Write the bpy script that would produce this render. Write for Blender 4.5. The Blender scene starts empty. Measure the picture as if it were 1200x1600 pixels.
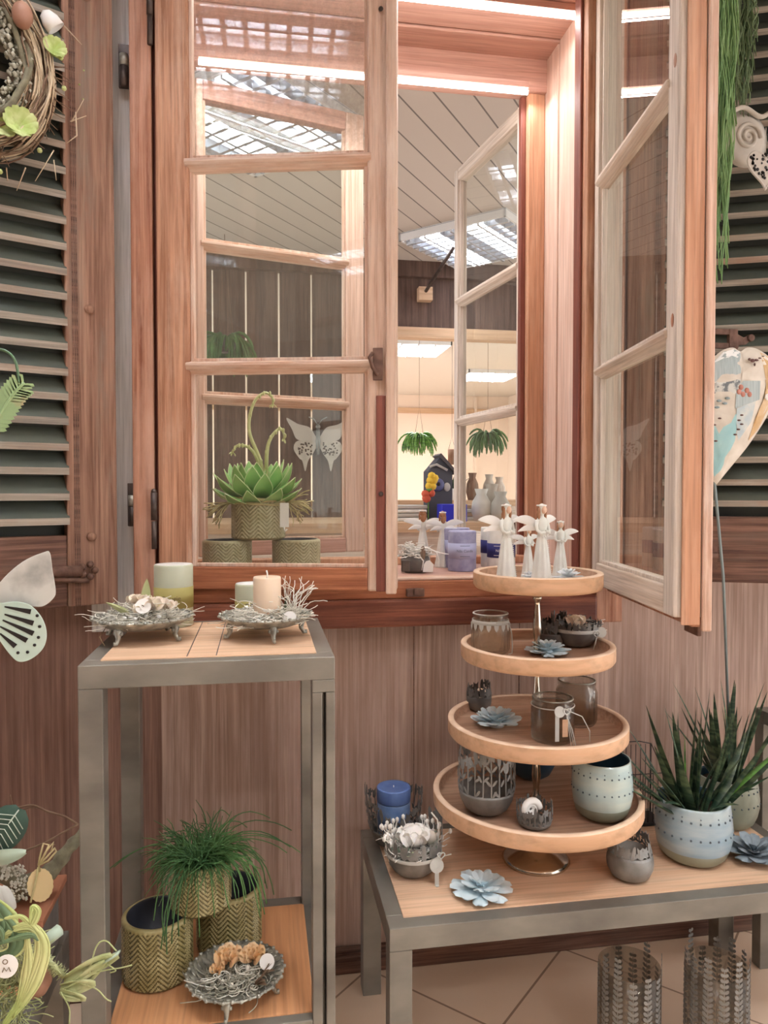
import bpy, math, random
from mathutils import Vector, Matrix, noise
from math import sin, cos, pi, radians, sqrt, atan2
R_ = random.Random(7)
S = bpy.context.scene
C = S.collection
# ------------------------------------------------------------- camera, world, exposure
FPX = 1150.0; YAW = radians(-9.4); PIT = radians(1.594); EYE = Vector((0, 0, 1.1))
cd = bpy.data.cameras.new('camera'); cam = bpy.data.objects.new('camera', cd); C.objects.link(cam)
cam.location = EYE; cam.rotation_euler = (pi/2 - PIT, 0, YAW)
cd.sensor_fit = 'VERTICAL'; cd.sensor_height = 24; cd.lens = FPX/1600*24; cd.clip_start = .02
S.camera = cam
S.view_settings.view_transform = 'Standard'; S.view_settings.look = 'None'
S.view_settings.gamma = 1; S.view_settings.use_curve_mapping = False
S.view_settings.exposure = 1.08
S.cycles.transparent_max_bounces = 32; S.cycles.max_bounces = 8
W = bpy.data.worlds.new('shop_light'); S.world = W; W.use_nodes = True
W.node_tree.nodes['Background'].inputs[0].default_value = (1.0, .98, .97, 1)
W.node_tree.nodes['Background'].inputs[1].default_value = 1.3
CEIL = 2.42
def area(name, loc, size, power, col=(1, .985, .97), rot=(0, 0, 0), sy=None):
    l = bpy.data.lights.new(name, 'AREA'); l.energy = power; l.color = col; l.size = size
    if sy: l.shape = 'RECTANGLE'; l.size_y = sy
    o = bpy.data.objects.new(name, l); C.objects.link(o); o.location = loc; o.rotation_euler = rot; return o
# x, y, turn, power of every ceiling lamp (louvred fixtures are built further down)
LAMPS = [(-.34, .98, -.45, 18), (.75, .15, .25, 60), (-.6, -.9, .25, 105), (1.1, -1.2, .25, 105),
         (-.02, 2.66, pi/4, 9), (1.12, 3.74, pi/4, 12), (1.35, 6.6, 0, 30), (2.5, 8.0, 0, 30), (.5, 8.4, 0, 25)]
for i, (x, y, a, p) in enumerate(LAMPS):
    if i > 5: area('ceiling_light_glow', (x, y, CEIL - .012), .56, p*.7, rot=(0, 0, a)); continue
    for k in (-.14, .14): area('ceiling_tube_glow', (x-k*sin(a), y+k*cos(a), CEIL - .016), .54, p*.35, rot=(0, 0, a), sy=.07)
area('led_glow', (.28, 1.70, 2.226), .95, 1.5, sy=.008)
area('led_glow', (.28, 1.895, 2.147), .88, 1.2, sy=.008)
# ------------------------------------------------------------- pixel -> place
Fv = Vector((-sin(YAW)*cos(PIT), cos(YAW)*cos(PIT), -sin(PIT))); Rv = Vector((cos(YAW), sin(YAW), 0)); Uv = Rv.cross(Fv)
def ray(px, py): return Fv + Rv*((px-600)/FPX) - Uv*((py-800)/FPX)
def PY(px, py, y): d = ray(px, py); return EYE + d*(y/d.y)
def PZ(px, py, z): d = ray(px, py); return EYE + d*((z-EYE.z)/d.z)
# ------------------------------------------------------------- materials
def nt(name):
    m = bpy.data.materials.new(name); m.use_nodes = True; return m, m.node_tree.nodes, m.node_tree.links, m.node_tree.nodes['Principled BSDF']
def srgb(c):
    c = [x/255 for x in c]; return tuple([(x/12.92 if x <= .04045 else ((x+.055)/1.055)**2.4) for x in c] + [1])
def mat(name, c, rough=.6, metal=0, c2=None, ns=20, stretch=(1, 1, 1), bump=0, emit=None, es=1, coat=0, sub=0, lo=.35, hi=.65, detail=6):
    m, N, L, b = nt(name)
    b.inputs['Base Color'].default_value = srgb(c); b.inputs['Roughness'].default_value = rough; b.inputs['Metallic'].default_value = metal
    b.inputs['Coat Weight'].default_value = coat
    if sub: b.inputs['Subsurface Weight'].default_value = sub; b.inputs['Subsurface Radius'].default_value = (.01, .008, .006)
    if emit: b.inputs['Emission Color'].default_value = srgb(emit); b.inputs['Emission Strength'].default_value = es
    if c2 or bump:
        tc = N.new('ShaderNodeTexCoord'); mp = N.new('ShaderNodeMapping'); mp.inputs['Scale'].default_value = stretch
        no = N.new('ShaderNodeTexNoise'); no.inputs['Scale'].default_value = ns; no.inputs['Detail'].default_value = detail
        L.new(tc.outputs['Object'], mp.inputs[0]); L.new(mp.outputs[0], no.inputs['Vector'])
        if c2:
            r = N.new('ShaderNodeValToRGB'); r.color_ramp.elements[0].color = srgb(c); r.color_ramp.elements[1].color = srgb(c2)
            r.color_ramp.elements[0].position = lo; r.color_ramp.elements[1].position = hi
            L.new(no.outputs['Fac'], r.inputs[0]); L.new(r.outputs[0], b.inputs['Base Color'])
        if bump:
            bp = N.new('ShaderNodeBump'); bp.inputs['Strength'].default_value = bump; bp.inputs['Distance'].default_value = .004
            L.new(no.outputs['Fac'], bp.inputs['Height']); L.new(bp.outputs[0], b.inputs['Normal'])
    return m
def wood(name, c1, c2, c3=None, axis='z', fine=90, ratio=.03, rough=.6, bump=.35, patch=4, pl=.45, ph=.7, spec=.3):
    """grain stretched along axis: c1/c2 fine grain, c3 large worn patches"""
    m, N, L, b = nt(name); b.inputs['Roughness'].default_value = rough; b.inputs['Specular IOR Level'].default_value = spec
    tc = N.new('ShaderNodeTexCoord'); mp = N.new('ShaderNodeMapping')
    sc = {'z': (1, 1, ratio), 'x': (ratio, 1, 1), 'y': (1, ratio, 1)}[axis]; mp.inputs['Scale'].default_value = sc
    L.new(tc.outputs['Object'], mp.inputs[0])
    a = N.new('ShaderNodeTexNoise'); a.inputs['Scale'].default_value = fine; a.inputs['Detail'].default_value = 8; a.inputs['Roughness'].default_value = .65; a.inputs['Distortion'].default_value = .4
    L.new(mp.outputs[0], a.inputs['Vector'])
    r = N.new('ShaderNodeValToRGB'); r.color_ramp.elements[0].color = srgb(c1); r.color_ramp.elements[1].color = srgb(c2)
    r.color_ramp.elements[0].position = .36; r.color_ramp.elements[1].position = .64
    L.new(a.outputs['Fac'], r.inputs[0]); out = r.outputs[0]
    kn = N.new('ShaderNodeTexNoise'); kn.inputs['Scale'].default_value = fine*3; kn.inputs['Detail'].default_value = 4; L.new(mp.outputs[0], kn.inputs['Vector'])
    kr = N.new('ShaderNodeMapRange'); kr.inputs[1].default_value = .3; kr.inputs[2].default_value = .55; kr.inputs[3].default_value = .80; kr.inputs[4].default_value = 1.03; L.new(kn.outputs['Fac'], kr.inputs[0])
    km = N.new('ShaderNodeMix'); km.data_type = 'RGBA'; km.blend_type = 'MULTIPLY'; km.inputs[0].default_value = 1; L.new(out, km.inputs['A']); L.new(kr.outputs[0], km.inputs['B']); out = km.outputs['Result']
    if c3:
        m2 = N.new('ShaderNodeMapping'); m2.inputs['Scale'].default_value = {'z': (3, 3, .5), 'x': (.5, 3, 3), 'y': (3, .5, 3)}[axis]
        L.new(tc.outputs['Object'], m2.inputs[0])
        n2 = N.new('ShaderNodeTexNoise'); n2.inputs['Scale'].default_value = patch; n2.inputs['Detail'].default_value = 7; n2.inputs['Roughness'].default_value = .7
        L.new(m2.outputs[0], n2.inputs['Vector'])
        mr = N.new('ShaderNodeMapRange'); mr.inputs[1].default_value = pl; mr.inputs[2].default_value = ph; L.new(n2.outputs['Fac'], mr.inputs[0])
        mx = N.new('ShaderNodeMix'); mx.data_type = 'RGBA'; mx.inputs['B'].default_value = srgb(c3)
        L.new(mr.outputs[0], mx.inputs[0]); L.new(out, mx.inputs['A']); out = mx.outputs['Result']
    L.new(out, b.inputs['Base Color'])
    bp = N.new('ShaderNodeBump'); bp.inputs['Strength'].default_value = bump; bp.inputs['Distance'].default_value = .002
    L.new(a.outputs['Fac'], bp.inputs['Height']); L.new(bp.outputs[0], b.inputs['Normal'])
    return m
def glass(name, tint=(250, 252, 250), haze=.0, hn=0, gl=1.0, hc=(225, 222, 218)):
    m, N, L, b = nt(name); N.remove(b); o = N['Material Output']
    tr = N.new('ShaderNodeBsdfTransparent'); tr.inputs[0].default_value = srgb(tint)
    g = N.new('ShaderNodeBsdfGlossy'); g.inputs['Roughness'].default_value = .01; g.inputs[0].default_value = (gl, gl, gl, 1)
    fr = N.new('ShaderNodeFresnel'); fr.inputs[0].default_value = 1.5; ge = N.new('ShaderNodeNewGeometry')
    su_ = N.new('ShaderNodeMath'); su_.operation = 'SUBTRACT'; su_.use_clamp = True; L.new(fr.outputs[0], su_.inputs[0]); L.new(ge.outputs['Backfacing'], su_.inputs[1])
    mx = N.new('ShaderNodeMixShader'); L.new(su_.outputs[0], mx.inputs[0]); L.new(tr.outputs[0], mx.inputs[1]); L.new(g.outputs[0], mx.inputs[2])
    out = mx.outputs[0]
    if haze:
        d = N.new('ShaderNodeBsdfDiffuse'); d.inputs[0].default_value = srgb(hc)
        tc = N.new('ShaderNodeTexCoord'); no = N.new('ShaderNodeTexNoise'); no.inputs['Scale'].default_value = hn or 3; no.inputs['Detail'].default_value = 12; no.inputs['Roughness'].default_value = .8
        L.new(tc.outputs['Object'], no.inputs['Vector'])
        mr = N.new('ShaderNodeMapRange'); mr.inputs[1].default_value = .35; mr.inputs[2].default_value = .8; mr.inputs[3].default_value = haze*.3; mr.inputs[4].default_value = haze*2
        L.new(no.outputs['Fac'], mr.inputs[0])
        m2 = N.new('ShaderNodeMixShader'); L.new(mr.outputs[0], m2.inputs[0]); L.new(out, m2.inputs[1]); L.new(d.outputs[0], m2.inputs[2]); out = m2.outputs[0]
    L.new(out, o.inputs['Surface']); return m
M = {}
M['frame'] = wood('frame_pine', (148, 100, 74), (206, 158, 128), (222, 190, 168), 'z', pl=.5, ph=.8)
M['frame_x'] = wood('frame_pine_across', (136, 78, 50), (186, 122, 88), (110, 60, 42), 'x', pl=.5, ph=.8)
M['outer'] = wood('outer_board', (130, 80, 58), (186, 136, 110), (196, 158, 138), 'z', pl=.45, ph=.75)
M['darkred'] = wood('sill_beam', (98, 50, 38), (150, 92, 68), (84, 42, 34), 'x', rough=.5)
M['darkred_z'] = wood('dark_strip', (112, 62, 52), (140, 84, 70), None, 'z', rough=.5)
M['box'] = wood('window_box_pine', (206, 172, 154), (226, 200, 186), (196, 158, 138), 'z', bump=.15, pl=.5, ph=.9)
M['box_x'] = wood('window_box_pine_across', (186, 144, 130), (204, 164, 150), None, 'x', bump=.15)
M['frame_pale'] = wood('worn_pale_pine', (186, 146, 122), (222, 192, 172), (234, 214, 198), 'z', pl=.4, ph=.7)
M['orange'] = wood('orange_pine', (178, 128, 98), (208, 160, 130), (216, 180, 156), 'z', pl=.5, ph=.85)
M['weather'] = wood('weathered_white_wood', (196, 182, 170), (226, 216, 206), (172, 146, 126), 'z', pl=.55, ph=.85, rough=.8)
M['weather_x'] = wood('weathered_white_wood_across', (200, 184, 168), (230, 218, 206), (176, 140, 116), 'x', pl=.5, ph=.85, rough=.8)
M['muntin'] = wood('muntin_wood', (190, 150, 128), (222, 190, 170), (236, 224, 212), 'x', pl=.45, ph=.7, rough=.7)
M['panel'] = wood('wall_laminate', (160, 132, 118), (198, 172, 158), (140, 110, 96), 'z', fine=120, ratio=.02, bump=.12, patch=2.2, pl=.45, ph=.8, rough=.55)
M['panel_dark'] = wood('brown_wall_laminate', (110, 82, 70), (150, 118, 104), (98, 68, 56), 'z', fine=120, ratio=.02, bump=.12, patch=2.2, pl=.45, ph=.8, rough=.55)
M['muntin_z'] = wood('muntin_wood_upright', (190, 150, 128), (222, 190, 170), (236, 224, 212), 'z', pl=.45, ph=.7, rough=.7)
M['greyboard'] = wood('grey_wall_board', (186, 182, 178), (208, 204, 200), None, 'z', bump=.1)
M['stile'] = wood('shutter_stile', (110, 76, 60), (160, 124, 104), (126, 120, 108), 'z', pl=.5, ph=.75, bump=.6, rough=.8)
M['srail'] = wood('shutter_rail', (78, 54, 46), (132, 98, 82), (104, 92, 82), 'x', pl=.5, ph=.75, bump=.6, rough=.8)
M['slat'] = wood('shutter_slat', (128, 120, 110), (172, 160, 146), (150, 118, 98), 'x', pl=.52, ph=.75, bump=.6, rough=.85)
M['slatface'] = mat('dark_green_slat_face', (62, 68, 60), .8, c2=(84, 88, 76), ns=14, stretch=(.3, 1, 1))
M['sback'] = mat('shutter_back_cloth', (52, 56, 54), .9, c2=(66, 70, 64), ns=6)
M['steel'] = mat('raw_steel', (98, 95, 89), .42, .35, (150, 146, 137), ns=5, stretch=(1, 1, 2), lo=.3, hi=.75)
M['steel_top'] = mat('raw_steel_top', (140, 140, 138), .35, .5, (170, 170, 168), ns=7)
M['board'] = wood('tan_board', (214, 176, 144), (228, 194, 164), (206, 162, 128), 'x', fine=50, bump=.05, pl=.6, ph=.9)
M['board_o'] = wood('orange_board', (196, 140, 96), (214, 160, 116), None, 'y', fine=50, bump=.05)
M['tray'] = wood('mango_wood', (206, 164, 130), (220, 182, 150), (194, 150, 114), 'x', fine=22, ratio=.05, bump=.03, pl=.55, ph=.85)
M['traytop'] = mat('tray_rim_bare', (232, 204, 178), .6, c2=(220, 188, 160), ns=30)
M['tray_in'] = wood('tray_inside', (190, 150, 124), (208, 172, 146), None, 'x', fine=50, bump=.05)
M['nickel'] = mat('polished_nickel', (205, 196, 182), .16, 1)
M['iron'] = mat('dark_iron', (74, 66, 64), .5, .6, (96, 84, 78), ns=40, bump=.3)
M['rust'] = mat('rusty_iron', (92, 66, 56), .7, .3, (122, 92, 78), ns=60, bump=.4)
M['grey_pl'] = mat('grey_partition', (90, 88, 92), .6)
M['zinc'] = mat('zinc_tin', (124, 124, 122), .5, .5, (150, 150, 148), ns=30)
M['zincdark'] = mat('dark_zinc', (92, 90, 89), .5, .35, (126, 124, 120), ns=25)
M['pewter'] = mat('antique_pewter', (128, 128, 120), .4, .5, (186, 186, 176), ns=60, bump=.3)
M['inside'] = mat('dark_pot_inside', (52, 54, 64), .5)
M['khaki'] = mat('khaki_glaze', (140, 130, 84), .35, c2=(172, 162, 118), ns=30, coat=.3)
M['olive'] = mat('olive_glaze_groove', (86, 78, 40), .35, coat=.3)
M['khaki_hazed'] = mat('hazed_khaki_glaze', (196, 190, 156), .4, c2=(176, 168, 130), ns=30, coat=.2)  # khaki glaze lightened: haze of the window glass put into the colour
M['olive_hazed'] = mat('hazed_olive_groove', (140, 134, 96), .4)  # groove tone lightened for the same glass haze
M['cel'] = mat('celadon_glaze', (182, 196, 188), .3, c2=(156, 180, 184), ns=9, stretch=(1, 1, 4), coat=.4)
M['celblue'] = mat('blue_glaze', (136, 164, 184), .3, c2=(172, 190, 196), ns=9, stretch=(1, 1, 5), coat=.4)
M['celgrey'] = mat('grey_green_glaze', (150, 158, 142), .4, c2=(128, 134, 118), ns=12, coat=.2)
M['dot'] = mat('glaze_dot', (78, 92, 104), .4)
M['petrol'] = mat('petrol_glaze_inside', (46, 78, 98), .3)
M['gyps'] = mat('pale_blue_plaster', (204, 226, 236), .8, c2=(224, 238, 244), ns=30)
M['gypsd'] = mat('dusky_blue_plaster', (128, 142, 152), .8, c2=(160, 174, 184), ns=30)
M['gypsw'] = mat('white_plaster', (224, 230, 234), .8)
M['porc'] = mat('white_porcelain', (240, 242, 238), .45, c2=(228, 230, 224), ns=30)
M['skin'] = mat('figurine_face', (226, 190, 166), .6)
M['hair'] = mat('figurine_hair', (164, 116, 84), .6)
M['white'] = mat('white_paint', (240, 240, 238), .5)
M['paper'] = mat('white_paper', (242, 240, 236), .8)
M['cream'] = mat('cream_wax', (238, 216, 192), .5, sub=.2)
M['green_wax'] = mat('pale_green_wax', (196, 200, 178), .5, sub=.15)
M['green_lab'] = mat('olive_label', (170, 160, 96), .6)
M['blue_wax'] = mat('blue_wax', (92, 126, 176), .5, c2=(120, 148, 190), ns=40)
M['blue_wax2'] = mat('deep_blue_wax', (66, 92, 146), .5, c2=(86, 112, 162), ns=40)
M['lilac'] = mat('lilac_wax', (142, 144, 184), .5, c2=(166, 168, 200), ns=60)
M['lilac_lab'] = mat('lilac_label', (178, 184, 220), .6)
M['navy'] = mat('navy_label', (42, 46, 116), .6)
M['ink'] = mat('printed_ink', (96, 98, 130), .7)
M['inkb'] = mat('brown_ink', (120, 100, 70), .7)
M['straw'] = mat('bleached_straw', (244, 242, 234), .8, c2=(222, 216, 202), ns=20)
M['moss'] = mat('grey_moss', (160, 158, 142), .9, c2=(190, 188, 174), ns=60)
M['twig'] = mat('pale_twig', (178, 154, 126), .8, c2=(206, 188, 160), ns=20)
M['twigd'] = mat('brown_twig', (104, 78, 62), .85, c2=(136, 112, 90), ns=30, bump=.4)
M['bark'] = mat('mossy_bark', (98, 92, 76), .9, c2=(132, 128, 104), ns=50, bump=.8)
M['egg'] = mat('brown_egg', (164, 122, 100), .6, c2=(148, 106, 86), ns=25)
M['lime'] = mat('lime_petal', (158, 176, 96), .6, c2=(200, 208, 150), ns=40)
M['leafg'] = mat('succulent_green', (110, 168, 84), .4, c2=(156, 204, 124), ns=14, coat=.2)
M['leafedge'] = mat('succulent_pale_edge', (196, 212, 160), .5)
M['stalk'] = mat('pale_green_stalk', (196, 200, 146), .6)
M['raffia'] = mat('raffia', (206, 192, 148), .8, c2=(180, 170, 120), ns=30)
M['grass'] = mat('fine_green_stem', (52, 96, 52), .6, c2=(96, 138, 78), ns=10)
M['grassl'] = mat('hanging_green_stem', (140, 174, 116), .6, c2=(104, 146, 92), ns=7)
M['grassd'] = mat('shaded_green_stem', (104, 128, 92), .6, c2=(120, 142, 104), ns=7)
M['sans'] = mat('snake_plant_leaf', (42, 66, 50), .45, c2=(94, 112, 82), ns=28, stretch=(.6, .6, 3.2), lo=.45, hi=.62)
M['sansl'] = mat('snake_plant_light_leaf', (120, 176, 84), .45, c2=(70, 110, 60), ns=22, stretch=(.6, .6, 3))
M['soil'] = mat('potting_soil', (58, 46, 38), .95, bump=.8, ns=60)
M['rose_o'] = mat('apricot_rose', (244, 200, 150), .8, c2=(250, 220, 184), ns=30, sub=.3)
M['rose_w'] = mat('white_rose', (244, 242, 238), .8, sub=.1)
M['peach'] = mat('peach_flower', (250, 236, 220), .8, sub=.3)
M['mint'] = mat('mint_enamel', (184, 208, 196), .5, c2=(196, 214, 204), ns=9)
M['mintworn'] = mat('worn_mint_enamel', (206, 206, 200), .6, c2=(140, 140, 138), ns=22, lo=.45, hi=.75)
M['fern'] = mat('fern_green_metal', (150, 178, 130), .6, c2=(180, 150, 120), ns=25, lo=.5, hi=.75)
M['stem'] = mat('green_wire', (82, 112, 82), .5)
M['stake'] = mat('blue_grey_stake', (130, 144, 146), .5, .2)
M['tin_w'] = mat('patchwork_cream', (224, 216, 204), .6, c2=(206, 196, 182), ns=30)
M['tin_b'] = mat('patchwork_turquoise', (150, 198, 204), .6, c2=(170, 206, 206), ns=18)
M['tin_s'] = mat('patchwork_stripe', (156, 170, 172), .6, c2=(186, 196, 196), ns=60, stretch=(6, 1, .2))
M['tin_o'] = mat('patchwork_ochre', (196, 156, 104), .6, c2=(216, 188, 150), ns=30)
M['tin_lb'] = mat('patchwork_pale_blue', (176, 192, 198), .6, c2=(206, 208, 202), ns=50)
M['tin_g'] = mat('patchwork_print', (206, 206, 200), .6, c2=(110, 116, 120), ns=90, lo=.5, hi=.6)
M['rosepr'] = mat('printed_rose', (180, 120, 104), .7)
M['bird'] = mat('printed_bird', (92, 62, 58), .7)
M['plaster'] = mat('plaster_ornament', (186, 178, 168), .85, c2=(206, 198, 188), ns=15, bump=.3)
M['pierced'] = mat('pierced_white_metal', (196, 188, 180), .6)
M['ceil'] = mat('ceiling_white', (214, 208, 200), .8)
M['fwall'] = mat('peach_wall', (240, 222, 206), .85)
M['fplank'] = wood('dark_partition_plank', (84, 66, 58), (120, 96, 84), (64, 50, 46), 'z', fine=40, pl=.45, ph=.75)
M['fbeam'] = wood('light_beam', (196, 160, 128), (216, 184, 152), None, 'x', fine=40)
M['shopwall'] = wood('shop_wall_boards', (120, 96, 82), (150, 124, 108), None, 'z')
M['terra'] = mat('terracotta_board', (150, 96, 70), .7, c2=(168, 112, 84), ns=12)
M['onion'] = mat('brown_bulb', (168, 126, 100), .5, c2=(140, 98, 78), ns=20, stretch=(1, 1, .2))
M['strap'] = mat('variegated_yellow', (208, 212, 150), .5, c2=(160, 182, 104), ns=10)
M['strapg'] = mat('variegated_green', (108, 134, 96), .5, c2=(70, 98, 74), ns=14)
M['sage'] = mat('sage_wax', (168, 188, 168), .5, c2=(190, 206, 188), ns=20)
M['husk'] = mat('pale_husk', (190, 194, 148), .8, c2=(160, 170, 116), ns=30, stretch=(1, 1, .3))
M['veinleaf'] = mat('dark_leaf', (44, 70, 62), .5, c2=(60, 90, 76), ns=20)
M['vein'] = mat('white_vein', (206, 216, 204), .6)
M['lichen'] = mat('white_lichen', (206, 206, 194), .9)
M['tagc'] = mat('cream_tag', (228, 206, 158), .8)
M['slate'] = mat('slate_leaf_dish', (112, 116, 112), .6)
M['lace'] = mat('grey_lace', (196, 196, 190), .9)
M['blk'] = mat('black_wire', (40, 36, 36), .5, .3)
M['lou'] = mat('louvre_aluminium', (226, 230, 236), .25, .6)
M['led'] = mat('led_strip', (255, 252, 246), .5, emit=(255, 250, 242), es=7)
M['hous'] = mat('lamp_housing', (230, 230, 230), .5)
M['fgrey'] = mat('bird_house_grey', (86, 90, 100), .7)
M['blueb'] = mat('bright_blue_box', (44, 52, 200), .5)
M['yel'] = mat('yellow_felt', (236, 200, 70), .8)
M['red'] = mat('red_felt', (206, 96, 70), .8)
M['peri'] = mat('blue_eye', (96, 104, 150), .5)
M['glass'] = glass('window_glass', haze=.022, hn=4)
M['glassd'] = glass('dusty_window_glass', haze=.22, hn=110, hc=(172, 168, 164))
def jglass(name, c):
    m, N, L, b = nt(name); b.inputs['Base Color'].default_value = srgb(c); b.inputs['Transmission Weight'].default_value = 1; b.inputs['Roughness'].default_value = .03; b.inputs['IOR'].default_value = 1.45
    t = N.new('ShaderNodeBsdfTransparent'); t.inputs[0].default_value = srgb(c); x = N.new('ShaderNodeMixShader'); x.inputs[0].default_value = .45
    L.new(t.outputs[0], x.inputs[1]); L.new(b.outputs[0], x.inputs[2]); L.new(x.outputs[0], N['Material Output'].inputs['Surface']); return m
M['jar'] = jglass('jar_glass', (248, 248, 244))
M['jarsm'] = jglass('smoky_jar_glass', (232, 230, 226))
# floor tiles
def floor_mat():
    m, N, L, b = nt('beige_tiles'); b.inputs['Roughness'].default_value = .35
    tc = N.new('ShaderNodeTexCoord'); mp = N.new('ShaderNodeMapping'); mp.inputs['Rotation'].default_value = (0, 0, radians(45)); mp.inputs['Scale'].default_value = (3, 3, 3)
    br = N.new('ShaderNodeTexBrick'); br.offset = 0; br.inputs['Scale'].default_value = 1; br.inputs['Mortar Size'].default_value = .008; br.inputs['Brick Width'].default_value = 1; br.inputs['Row Height'].default_value = 1
    br.inputs['Color1'].default_value = srgb((226, 206, 184)); br.inputs['Color2'].default_value = srgb((220, 198, 176)); br.inputs['Mortar'].default_value = srgb((150, 126, 106))
    no = N.new('ShaderNodeTexNoise'); no.inputs['Scale'].default_value = 5; no.inputs['Detail'].default_value = 6
    mx = N.new('ShaderNodeMix'); mx.data_type = 'RGBA'; mx.inputs[0].default_value = .35; mx.blend_type = 'MULTIPLY'
    r = N.new('ShaderNodeValToRGB'); r.color_ramp.elements[0].color = (.6, .55, .5, 1); r.color_ramp.elements[1].color = (1.2, 1.15, 1.1, 1)
    L.new(tc.outputs['Object'], mp.inputs[0]); L.new(mp.outputs[0], br.inputs['Vector']); L.new(tc.outputs['Object'], no.inputs['Vector'])
    L.new(no.outputs['Fac'], r.inputs[0]); L.new(br.outputs['Color'], mx.inputs['A']); L.new(r.outputs[0], mx.inputs['B']); L.new(mx.outputs['Result'], b.inputs['Base Color'])
    return m
M['floor'] = floor_mat()
def ceil_mat():
    m, N, L, b = nt('ceiling_planks'); b.inputs['Roughness'].default_value = .7
    tc = N.new('ShaderNodeTexCoord'); mp = N.new('ShaderNodeMapping'); mp.inputs['Rotation'].default_value = (0, 0, radians(-53)); mp2 = N.new('ShaderNodeMapping'); mp2.inputs['Scale'].default_value = (.5, 9, 1)
    br = N.new('ShaderNodeTexBrick'); br.offset = 0; br.inputs['Scale'].default_value = 1; br.inputs['Mortar Size'].default_value = .03; br.inputs['Brick Width'].default_value = 20; br.inputs['Row Height'].default_value = 1
    br.inputs['Color1'].default_value = srgb((206, 196, 186)); br.inputs['Color2'].default_value = srgb((202, 192, 182)); br.inputs['Mortar'].default_value = srgb((120, 112, 106))
    L.new(tc.outputs['Object'], mp.inputs[0]); L.new(mp.outputs[0], mp2.inputs[0]); L.new(mp2.outputs[0], br.inputs['Vector']); L.new(br.outputs['Color'], b.inputs['Base Color']); return m
M['planks'] = ceil_mat()
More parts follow.
